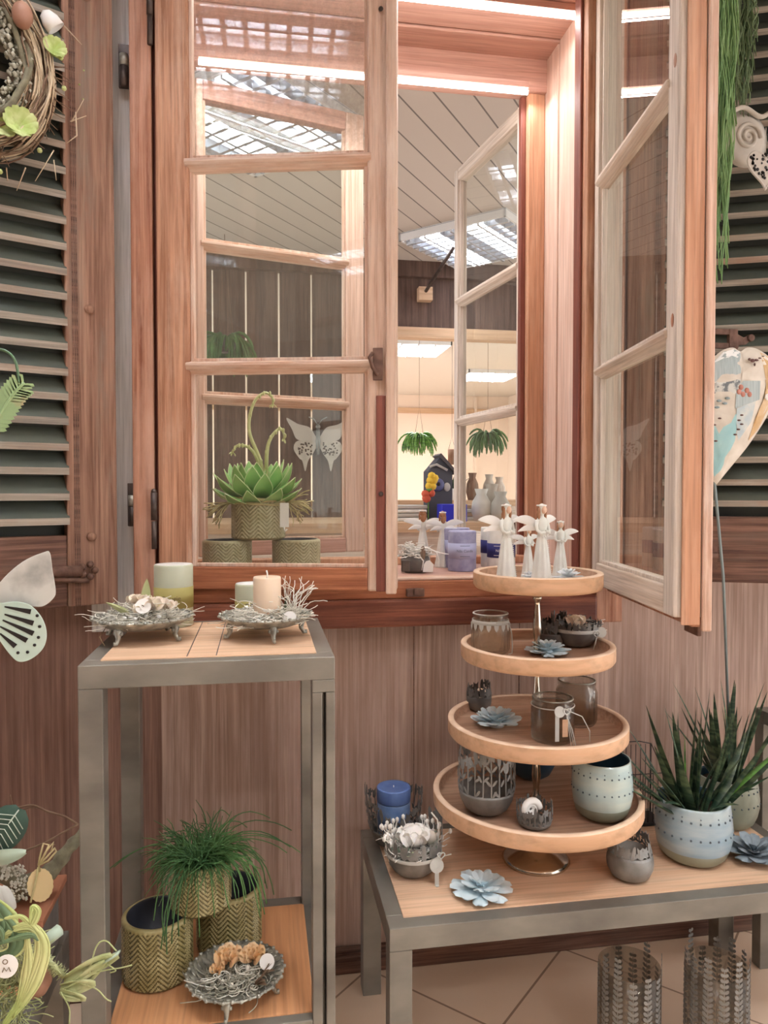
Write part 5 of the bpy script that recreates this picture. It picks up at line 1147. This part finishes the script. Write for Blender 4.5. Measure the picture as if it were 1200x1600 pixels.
# ------------------------------------------------------------- hanging plants and ornaments (right)
def hangplant(label, px0, px1, y, ztop, zbot, n, m, seedx=None):
    a = PY(px0, 100, y).x; c = PY(px1, 100, y).x
    t = thing('hanging_plant', label, 'hanging plant', ((a+c)/2, y, ztop)); w_ = (c-a)/2
    MB().lathe([(.02, 0), (.04, .01), (.045, .05), (.04, .05), (.02, .02)], 20).build('pot', 'zinc', t)
    b = MB()
    for i in range(n):
        x = rnd(-1, 1)*w_*.8; q = Vector((x*.7, rnd(-.02, .02), rnd(0, .04))); L_ = rnd(.35, 1)*(ztop-zbot); pts = [q]; st = 14; tx = x
        for k in range(st):
            u = (k+1)/st; q = Vector((tx+.006*sin(k*.9+i)+(-x*.45*u), q.y+rnd(-.003, .003), .02-L_*u)); pts.append(q)
        b.tube(pts, .0014, 4)
        for k in range(4, st, 3):
            e = pts[k]; sg = rnd(-1, 1); b.tube([e, e+Vector((.006*sg, .003, -.02)), e+Vector((.008*sg, .0, -.05))], .0011, 3)
    b.build('stems', m, t); return t
zt_ = 2.15
hangplant('long trailing green plant hanging beside the right window leaf', 1104, 1150, 1.33, 2.13, PY(1120, 505, 1.33).z, 70, 'grassl')
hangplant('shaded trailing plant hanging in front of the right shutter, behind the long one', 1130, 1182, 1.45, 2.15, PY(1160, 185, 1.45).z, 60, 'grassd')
q = PY(1162, 218, 1.44); t = thing('plaster_ornament', 'whitish scrolled plaster ornament on the right shutter', 'ornament', q+Vector((0, 0, -.055)))
b = MB(); b.lathe([(.002, -.012), (.035, -.010), (.052, 0), (.035, .002), (.002, .002)], 32); b.v = [(v[0]*1.05, v[2], v[1]*1.15+.055) for v in b.v]; b.build('body', 'plaster', t)
b = MB(); b.tube([(.030*(1-i/50)*cos(i*.28)+.002, -.013, .055+.030*(1-i/50)*sin(i*.28)) for i in range(46)], .004, 7); b.tube(curve([(-.045, -.008, .1), (-.01, -.012, .115), (.03, -.01, .10), (.06, -.006, .115)], 5), .005, 7); b.build('scroll', 'plaster', t)
q = PY(1196, 262, 1.36); t = thing('pierced_heart', 'pierced whitish metal heart hanging at the right edge', 'ornament', q+Vector((0, 0, -.04)))
b = MB(); hpnts = [(.040*sin(a)**3, .04+.0026*(13*cos(a)-5*cos(2*a)-2*cos(3*a)-cos(4*a))) for a in [2*pi*i/40 for i in range(40)]]; b.prism(hpnts, -.001, .001, ax='y'); b.tube([(x, 0, z) for x, z in hpnts+hpnts[:1]], .0022, 6)
b.tube([(0, 0, .07), (0, 0, .12)], .0008, 4); b.build('heart_sheet', 'pierced', t)
b = MB()
for i in range(60):
    x = rnd(-.034, .034); z = rnd(.008, .075); 
    if abs(x) < .034*min(1, (z-.0)/.045) and z < .068: r = rnd(.0018, .0036); b.tube([(x, -.0018, z), (x, -.0012, z)], r, 8)
b.build('pierced_holes', 'blk', t)
t = thing('metal_star', 'small whitish metal star on the side stand at the right edge', 'ornament', (1.150, 1.44, .6025))
b = MB(); c0 = (0, 0, .03); pts = [(.032*(1 if i % 2 == 0 else .42)*sin(pi*i/5+.3), .03+.03*(1 if i % 2 == 0 else .42)*cos(pi*i/5+.3)) for i in range(10)]
vs = [(x, .0, z) for x, z in pts]+[(0, -.010, .03), (0, .010, .03)]; b.add(vs, [(i, (i+1) % 10, 10) for i in range(10)]+[((i+1) % 10, i, 11) for i in range(10)]); b.build('star', 'pierced', t)
# ------------------------------------------------------------- lower left group
def LL(px, py, y): return PY(px, py, y)
org = Vector((-.42, 1.27, .4315))
t = thing('mossy_branch_arrangement', 'mossy branch with twigs, dark veined leaves and an oval cream tag', 'plant arrangement', org)
b = MB(); P = curve([LL(-20, 1420, 1.27)-org, LL(30, 1390, 1.27)-org, LL(78, 1362, 1.27)-org, LL(108, 1325, 1.28)-org, LL(135, 1295, 1.285)-org], 6); n = len(P); b.tube(P, [.019-.012*i/n+.0015*sin(i*1.7) for i in range(n)], 10)
b.tube([LL(-20, 1350, 1.25)-org, LL(20, 1372, 1.25)-org, LL(60, 1392, 1.25)-org], [.016, .014, .012], 10); b.build('branch', 'bark', t)
b = MB()
for pts, r in (([(0, 1270), (28, 1262), (52, 1258), (75, 1268), (100, 1275), (122, 1288)], .0018), ([(122, 1288), (95, 1303), (72, 1316), (48, 1326), (25, 1335)], .0018), ([(10, 1275), (30, 1268), (45, 1262), (58, 1262)], .0014), ([(18, 1276), (20, 1262), (16, 1242)], .0009), ([(20, 1276), (32, 1272), (42, 1276)], .0011), ([(70, 1316), (78, 1318), (86, 1320)], .001)):
    c = curve([LL(x, y, 1.26)-org for x, y in pts], 4); b.tube(c, [r*(1+.2*sin(i*2.1)) for i in range(len(c))], 5)
b.build('thin_twigs', 'twigd', t)
b = MB()
for i in range(110): x = rnd(2, 42); y = rnd(1352, 1405) if x > 15 else rnd(1350, 1375); q = LL(x, y, 1.225)-org; b.ball((q.x, q.y, q.z), (.0028, .002, rnd(.0015, .004)), 5)
b.build('lichen', 'lichen', t)
def flat_leaf(name, cx, cy, L_, Wd, ang, y, m, veins=True, mv='vein'):
    q = LL(cx, cy, y)-org; b = MB(); sh = lambda u: sin(pi*(.04+.93*u**.8))**.6
    nn = 10; rows = []; ca, sa = cos(ang), sin(ang)
    for th in (0, .0012):
        R0 = []
        for i in range(nn+1):
            u = i/nn; w_ = Wd*.5*sh(u); R0.append([(q.x+(u-.5)*L_*ca-v*w_*sa, q.y+th+.004*abs(v)-.006*sin(pi*u), q.z+(u-.5)*L_*sa+v*w_*ca) for v in (-1, -.5, 0, .5, 1)])
        b.grid(R0, 0)
    if veins:
        for i in range(1, 9):
            u = i/10; w_ = Wd*.5*sh(min(1, u+.15)); x0 = (u-.5)*L_; 
            for s_ in (-1, 1): b.tube([(q.x+x0*ca, q.y-.007, q.z+x0*sa), (q.x+(x0+.15*L_)*ca-s_*w_*.8*sa, q.y-.004, q.z+(x0+.15*L_)*sa+s_*w_*.8*ca)], .0007, 4, 1)
        b.tube([(q.x-.5*L_*ca, q.y-.004, q.z-.5*L_*sa), (q.x+.45*L_*ca, q.y-.004, q.z+.45*L_*sa)], .0011, 4, 1)
    b.build(name, [m, mv], t)
flat_leaf('veined_leaf', 4, 1300, .085, .06, -2.2, 1.20, 'veinleaf'); flat_leaf('veined_leaf', 10, 1338, .055, .024, .1, 1.19, 'sage', False); flat_leaf('veined_leaf', -20, 1330, .07, .05, .8, 1.21, 'veinleaf')
for i in range(2): flat_leaf('veined_leaf', 5+6*i, 1405, .04, .022, -1.1, 1.17, 'lace', False)
b = MB(); q = LL(63, 1383, 1.19)-org; pts = [((.0195+.0009*abs(sin(a*9)))*cos(a)*.95, (.0255+.0009*abs(sin(a*9)))*sin(a)) for a in [2*pi*i/54 for i in range(54)]]; b.prism([(q.x+x, q.z+z) for x, z in pts], q.y-.0007, q.y+.0007, ax='y'); b.build('oval_tag', 'tagc', t)
b = MB(); k0 = LL(62, 1362, 1.188)-org
for pts in ([(62, 1362), (60, 1350), (70, 1335), (76, 1320), (68, 1318), (62, 1340), (60, 1352)], [(60, 1352), (75, 1345), (88, 1330), (86, 1325), (72, 1340), (62, 1350)], [(60, 1355), (54, 1385), (49, 1405), (48, 1410)], [(62, 1350), (72, 1330), (84, 1316), (80, 1330)]):
    b.tube([LL(x, y, 1.187)-org for x, y in pts], .0016, 5)
b.build('twine_bow', 'raffia', t)
# bulb arrangement in a leaf dish
o2 = Vector((-.42, 1.08, .3335))
def ribbon(b, pts, w_, mi=0, edge=None):
    n = len(pts); rows = []
    for i, p in enumerate(pts):
        d = (pts[min(i+1, n-1)]-pts[max(i-1, 0)]).normalized(); nr = Vector((-d.z, 0, d.x)); k = w_*min(1, .25+1.6*i/n, .15+2.2*(n-1-i)/n)
        rows.append([p+nr*k*v+Vector((0, .25*k*abs(v), 0)) for v in (-1, -.7, 0, .7, 1)])
    vs = [q for r_ in rows for q in r_]
    for j in (0, 1, 2, 3): b.add(vs, [(i*5+j, i*5+j+1, (i+1)*5+j+1, (i+1)*5+j) for i in range(n-1)], True, (edge if edge is not None and j in (0, 3) else mi))
t = thing('bulb_arrangement', 'yellow green strap leaves, brown bulb and round white tag in a slate leaf dish', 'plant arrangement', o2)
Q = lambda px, py, y: PY(px, py, y)-o2
b = MB(); rows = []
for i in range(9):
    row = []
    for j in range(9): u = -1+2*i/8; v = -1+2*j/8; row.append((-.01+u*.085*(1-.12*v*v), v*.07*(1-.3*u*u), .004+.018*(u*u+v*v)*.6+.004*sin(u*6+v*4)))
    rows.append(row)
b.grid(rows); b.build('leaf_dish', 'slate', t, solid=.002)
b = MB(); c = Q(56, 1530, 1.07); b.lathe([(.001, -.022), (.014, -.019), (.021, -.006), (.019, .008), (.008, .018), (.003, .028)], 20, tuple(c)); b.build('bulb', 'onion', t)
b = MB()
for pts, w_ in (([(-20, 1420), (10, 1440), (25, 1470), (15, 1490), (-20, 1495)], .013), ([(-20, 1475), (20, 1455), (50, 1452), (66, 1480), (56, 1525), (38, 1560), (15, 1590), (0, 1610)], .010), ([(20, 1450), (45, 1445), (62, 1470), (60, 1500), (45, 1540), (30, 1575)], .008), ([(42, 1460), (44, 1500), (38, 1540), (20, 1590)], .008), ([(-20, 1400), (0, 1425), (8, 1450), (-10, 1480)], .015), ([(-10, 1440), (30, 1432), (48, 1445), (58, 1425), (50, 1418), (46, 1445)], .005)):
    c = curve([Q(x, y, 1.028) for x, y in pts], 6); ribbon(b, c, w_*1.05, 1 if w_ > .012 else 0, 0)
b.build('strap_leaves', ['strap', 'strapg'], t, solid=.0008)
b = MB()
for pts, w_ in (([(-10, 1478), (20, 1468), (48, 1462), (60, 1470)], .008), ([(-20, 1430), (0, 1455), (5, 1475)], .008)):
    c = curve([Q(x, y, 1.022) for x, y in pts], 6); ribbon(b, c, w_*.55)
b.build('green_stripes', 'strapg', t, solid=.001)
b = MB(); 
for i in range(320):
    q = Q(rnd(-20, 50), rnd(1470, 1590), rnd(1.05, 1.09)); v = Vector((rnd(-1, 1), rnd(-.3, .3), rnd(-1, 1))).normalized(); pts = [q]
    for k in range(4): v = (v+Vector((rnd(-.5, .5), 0, rnd(-.5, .5)))).normalized(); pts.append(pts[-1]+v*.008)
    b.tube(pts, .0008, 3)
b.build('moss_filling', 'husk', t)
b = MB(); c0 = Q(68, 1495, 1.05); c1 = Q(100, 1525, 1.06)
for i in range(150):
    u = rnd(0, 1); q = c0.lerp(c1, u); v = Vector((rnd(-1, 1), rnd(-1, 1), rnd(-1, 1))).normalized(); b.tube([q, q+v*.010], [.0009, .0003], 3)
b.tube([c0, c1], .004, 6); b.build('fluffy_grass_head', 'husk', t)
b = MB()
for (x0, y0, x1, y1, w_) in ((95, 1540, 150, 1535, .020), (100, 1530, 175, 1490, .022), (110, 1545, 165, 1500, .018), (95, 1545, 135, 1560, .014), (130, 1510, 186, 1492, .018)):
    A, B_ = Q(x0, y0, 1.05), Q(x1, y1, 1.04); d = B_-A; nr = Vector((-d.z, 0, d.x)).normalized(); rows = []
    for i in range(8):
        u = i/7; ww = w_*.5*sin(pi*(.08+.85*u))**.7; rows.append([A+d*u+nr*v*ww+Vector((0, -.005*abs(v)+.003*sin(5*u+3*v), 0)) for v in (-1, -.5, 0, .5, 1)])
    b.grid(rows)
b.build('husk_leaves', 'husk', t, solid=.0008)
b = MB()
for pts in ([(100, 1545), (150, 1520), (190, 1512), (206, 1508)], [(120, 1535), (150, 1545), (165, 1560), (174, 1565)], [(140, 1520), (150, 1480), (165, 1470), (182, 1486)], [(135, 1520), (150, 1500), (180, 1515), (172, 1520)], [(95, 1550), (108, 1575), (108, 1600)], [(100, 1555), (125, 1562)]):
    b.tube(curve([Q(x, y, 1.04) for x, y in pts], 5), .0011, 4)
b.build('tendrils', 'husk', t)
b = MB(); A, B_ = Q(158, 1505, 1.045), Q(186, 1488, 1.04); b.tube([A, (A+B_)/2, B_], [.006, .009, .006], 6, None, .25); b.build('sage_leaf', 'sage', t)
b = MB(); A, B_ = Q(66, 1475, 1.10), Q(94, 1452, 1.11); b.tube([A, B_, B_+(B_-A)*.08], [.0085, .0085, .004], 12); b.build('pale_green_stub', 'sage', t)
b = MB(); disc_tag(b, Q(10, 1510, 1.012), .0145, (0, -1, .15)); b.build('round_tag', 'paper', t)
b = MB(); q = Q(10, 1514, 1.010); b.tube([q+Vector((-.005, 0, -.004)), q+Vector((-.003, 0, .002)), q+Vector((0, 0, -.003)), q+Vector((.003, 0, .002)), q+Vector((.005, 0, -.004))], .0006, 4); q = Q(8, 1503, 1.010)
b.tube([(q.x+.003*cos(a), q.y, q.z+.003*sin(a)) for a in [2*pi*i/12 for i in range(13)]], .0006, 4); b.build('tag_print', 'inkb', t)
# ------------------------------------------------------------- far room
b = None; x = -1.9; gi = 0
pt = thing('plank_partition', 'dark vertical plank partition with light gaps behind the left window leaf', 'partition', (0, 4.2, 0)); pt['kind'] = 'structure'
while x < .70:
    x1 = min(.72, x+.182); MB().box((x, 0, 0), (x1-.010, .025, 2.33)).build('plank', 'fplank', pt); x = x1
x = .72
while x < 3.3: x1 = x+.182; MB().box((x, 0, 2.02), (x1-.001, .025, 2.33)).build('plank', 'fplank', pt); x = x1
MB().box((.70, -.03, 1.985), (3.3, .05, 2.045)).build('lintel', 'fbeam', pt); MB().box((-1.9, -.04, 2.33), (3.3, .03, CEIL)).build('top_beam', 'fplank', pt)
pp = MB().box((1.60, -.03, 0), (1.72, .05, 1.985)).build('post', 'fbeam', pt)
q = PY(664, 462, 4.16); t = thing('bracket_rod', 'small wood block with dark diagonal rod on the plank header', 'bracket', (q.x, 4.165, q.z-.03))
MB().box((-.04, -.03, 0), (.04, .03, .075)).build('block', 'fbeam', t)
e = PY(708, 388, 3.7)-Vector((q.x, 4.165, q.z-.03)); MB().tube([(0, -.03, .05), e], .010, 8).build('rod', 'iron', t)
# reflection in the left leaf's glass, built as a butterfly on the planks
q = PY(497, 690, 4.17); t = thing('butterfly_reflection', 'reflection of a pale lacy metal butterfly, built as an object on the planks', 'ornament', (q.x, 4.185, q.z))
k = 4.2/1150
for s_ in (-1, 1):
    up = smooth([(s_*3, 8), (s_*12, 22), (s_*28, 27), (s_*44, 36), (s_*36, 18), (s_*30, 4), (s_*16, 0), (s_*3, -2)], 4); b = MB()
    b.prism([(x*k*1.1, y*k) for x, y in (up if s_ < 0 else up[::-1])], -.008, -.004, ax='y'); b.build('upper_wing', 'pierced', t)
    lo_ = smooth([(s_*3, -2), (s_*14, 2), (s_*30, 0), (s_*34, -12), (s_*26, -26), (s_*22, -30), (s_*18, -46), (s_*14, -30), (s_*8, -20), (s_*3, -10)], 4); b = MB()
    b.prism([(x*k*1.1, y*k) for x, y in (lo_ if s_ < 0 else lo_[::-1])], -.010, -.006, ax='y'); b.build('lower_wing', 'plaster', t)
    b = MB()
    for i in range(34): b.tube([(s_*rnd(8, 30)*k, -.0115, rnd(-22, -2)*k), (s_*rnd(8, 30)*k, -.0115, rnd(-22, -2)*k)][:1]*1+[(0, 0, 0)][:0] or [(0, 0, 0), (0, 0, 1)], .004, 6) if False else b.ball((s_*rnd(8, 30)*k, -.011, rnd(-22, -2)*k), (.005, .0012, .005), 6)
    b.build('pierced_pattern', 'iron', t)
b = MB(); b.tube([(0, -.012, -20*k), (0, -.014, 0), (0, -.012, 20*k)], [.006, .014, .008], 8); b.ball((0, -.012, 23*k), .014, 8)
for s_ in (-1, 1): b.tube([(0, -.012, 25*k), (s_*6*k, -.012, 34*k), (s_*14*k, -.012, 38*k)], .003, 5)
b.build('body', 'zinc', t)
# trailing plant near the planks
def bushy(label, loc, R, H, m, n, name='hanging_plant', cord=.25):
    t = thing(name, label, 'hanging plant', loc)
    MB().lathe([(R*.3, -.02), (R*.5, .0), (R*.55, R*.5), (R*.5, R*.5), (R*.3, .01)], 16).build('pot', 'zincdark', t)
    b = MB()
    for i in range(n):
        a = rnd(0, 6.28); L_ = rnd(.5, 1)*H; q = Vector((R*.3*cos(a), R*.3*sin(a), R*.5)); v = Vector((cos(a)*rnd(.2, 1), sin(a)*rnd(.2, 1), rnd(.5, 1.3))).normalized(); pts = [q]; g_ = rnd(.5, .95)
        for k_ in range(6): v = (v+Vector((rnd(-.15, .15), 0, -g_))).normalized(); q = q+v*(L_/6); pts.append(q)
        b.tube(pts, [.008*R/.1]*6+[.003], 4)
    b.build('stems', m, t)
    if cord: MB().tube([(-R*.4, 0, R*.5), (0, 0, cord), (R*.4, 0, R*.5)], .002, 4).tube([(0, 0, cord), (0, 0, CEIL-loc[2])], .0015, 4).build('hanger', 'twigd', t)
    return t
q = PY(655, 690, 6.0); bushy('bushy green plant hanging in the back room', (q.x, 6.0, q.z), .09, .22, 'sansl', 90, cord=.30)
q = PY(352, 545, 3.9); bushy('dark green trailing plant in front of the planks at the left', (q.x, 3.9, q.z), .10, .24, 'grass', 80, cord=.5)
q = PY(762, 690, 5.6); bushy('green plant hanging in the back room seen through the right rear leaf', (q.x, 5.6, q.z), .10, .22, 'grass', 80, cord=.28)
q = PY(706, 726, 6.2); t = thing('hanging_lantern', 'small brown hanging lantern in the back room', 'lantern', (q.x, 6.2, q.z))
MB().lathe([(.036, 0), (.036, .13), (.030, .132), (.002, .132)], 12).build('shade', 'stile', t); MB().tube([(-.03, 0, .13), (0, 0, .24), (.03, 0, .13)], .002, 4).tube([(0, 0, .24), (0, 0, CEIL-q.z)], .0015, 4).build('hanger', 'iron', t)
# display counter with goods
ct = thing('display_counter', 'pale wooden display counter beyond the open window', 'counter', (.55, 3.0, 0))
MB().box((-1.2, 0, .93), (1.9, .7, .97)).build('counter_top', 'fbeam', ct); MB().box((-1.2, .02, 0), (1.9, .06, .93)).build('front_panel', 'weather_x', ct)
ct2 = thing('rear_display_shelf', 'pale stepped display shelf in the back room', 'shelf', (1.2, 4.9, 0))
MB().box((-1.0, 0, 1.00), (1.6, .5, 1.04)).build('shelf_top', 'fbeam', ct2); MB().box((-1.0, .02, 0), (1.6, .05, 1.0)).build('front_panel', 'weather_x', ct2)
def on(px, y, z): q = PY(px, 780, y); return (q.x, y, z)
c = on(684, 3.25, .970); t = thing('bird_nest_box', 'dark grey bird house with round blue eye, hung with felt ornaments', 'bird house', c)
MB().prism([(-.055, 0), (.055, 0), (.055, .22), (0, .285), (-.055, .22)], -.05, .05, ax='y').build('house_body', 'fgrey', t)
MB().prism([(-.012, .29), (0, .300), (.07, .222), (.07, .206)], -.065, .055, ax='y').build('roof', 'grey_pl', t)
b = MB(); b.ball((-.012, -.052, .16), (.030, .012, .030), 16, 0); b.ball((-.012, -.064, .163), (.009, .006, .009), 10, 1); b.ball((.030, -.050, .15), (.016, .008, .020), 12, 2); b.build('eyes', ['peri', 'blk', 'lace'], t)
b = MB(); b.tube([(-.05, -.055, .24), (-.02, -.06, .25), (.03, -.055, .225)], .006, 6); b.build('brow', 'lace', t)
c = on(666, 3.12, .970); t = thing('felt_garland', 'yellow and red felt flower hanging beside the grey bird house', 'ornament', c)
b = MB(); 
for i in range(7): b.ball((.02+rnd(-.016, .016), -.01, .17+rnd(-.028, .028)), .018, 8, 0)
for i in range(6): b.ball((.01+rnd(-.018, .018), -.01, .11+rnd(-.015, .015)), .017, 8, 1)
b.ball((.012, -.01, .14), .015, 8, 2); b.tube([(.01, 0, 0), (.01, 0, .20)], .003, 5, 2); b.build('felt_flowers', ['yel', 'red', 'sansl'], t)
c = on(709, 3.0+.05, .9705); tag(MB().box((-.05, 0, 0), (.06, .1, .075)).build('blue_box', 'blueb', bevel=.003, loc=c), 'bright blue box on the counter beyond the window', 'box')
c = on(706, 4.95, 1.0405); t = thing('potted_snake_plant', 'dark spiky plant in a white pot on the back shelf', 'potted plant', c); MB().lathe([(.05, 0), (.065, .08), (.06, .08), (.002, .06)], 20).build('pot', 'white', t)
b = MB()
for i in range(9): a = rnd(0, 6.28); b.blade((.01*cos(a), .01*sin(a), .07), a, rnd(.1, .9), rnd(.14, .22), .03, .1, .3)
b.build('foliage', 'sans', t)
for i, (px, y, zz, m, kind, lab) in enumerate([(640, 3.15, .970, 'lace', 0, 'stack of folded grey cloths at the left end of the counter'), (728, 3.2, .970, 'fbeam', 0, 'stack of wooden trays on the counter seen through the right rear leaf'), (752, 3.15, .970, 'porc', 1, 'white vase on the counter behind the right rear leaf'),
    (768, 3.2, .970, 'plaster', 1, 'grey ribbed vase on the counter behind the right rear leaf'), (782, 3.12, .970, 'lace', 1, 'pale vase beside the grey ribbed vase'), (738, 4.95, 1.0405, 'stile', 1, 'dark pot on the back shelf'), (764, 4.95, 1.0405, 'plaster', 1, 'tall cream vase on the back shelf'), (780, 4.95, 1.0405, 'weather', 1, 'whitewashed vase on the back shelf')]):
    c = on(px, y, zz)
    if kind == 0:
        t = thing('goods_stack', lab, 'stack', c)
        for k_ in range(4): MB().box((-.09+rnd(0, .02), 0, k_*.018+.0005), (.09-rnd(0, .02), .15, k_*.018+.016)).build('layer', m if k_ % 2 else 'porc', t, bevel=.004)
    else:
        H = rnd(.12, .2); tag(MB().lathe([(.03, 0), (.045, H*.3), (.04, H*.6), (.022, H*.82), (.03, H), (.026, H), (.018, H*.82), (.002, H*.3)], 24, fn=lambda r, a, z, i: r*(1+.02*sin(a*12))).build('vase', m, loc=c), lab, 'vase')
MB_ = MB().box((-.2, 0, .98), (.2, .01, 1.55)); tag(MB_.build('paper_poster', 'paper', loc=(2.05, 4.9, .06)), 'large pale sheet behind the right rear leaf', 'poster')
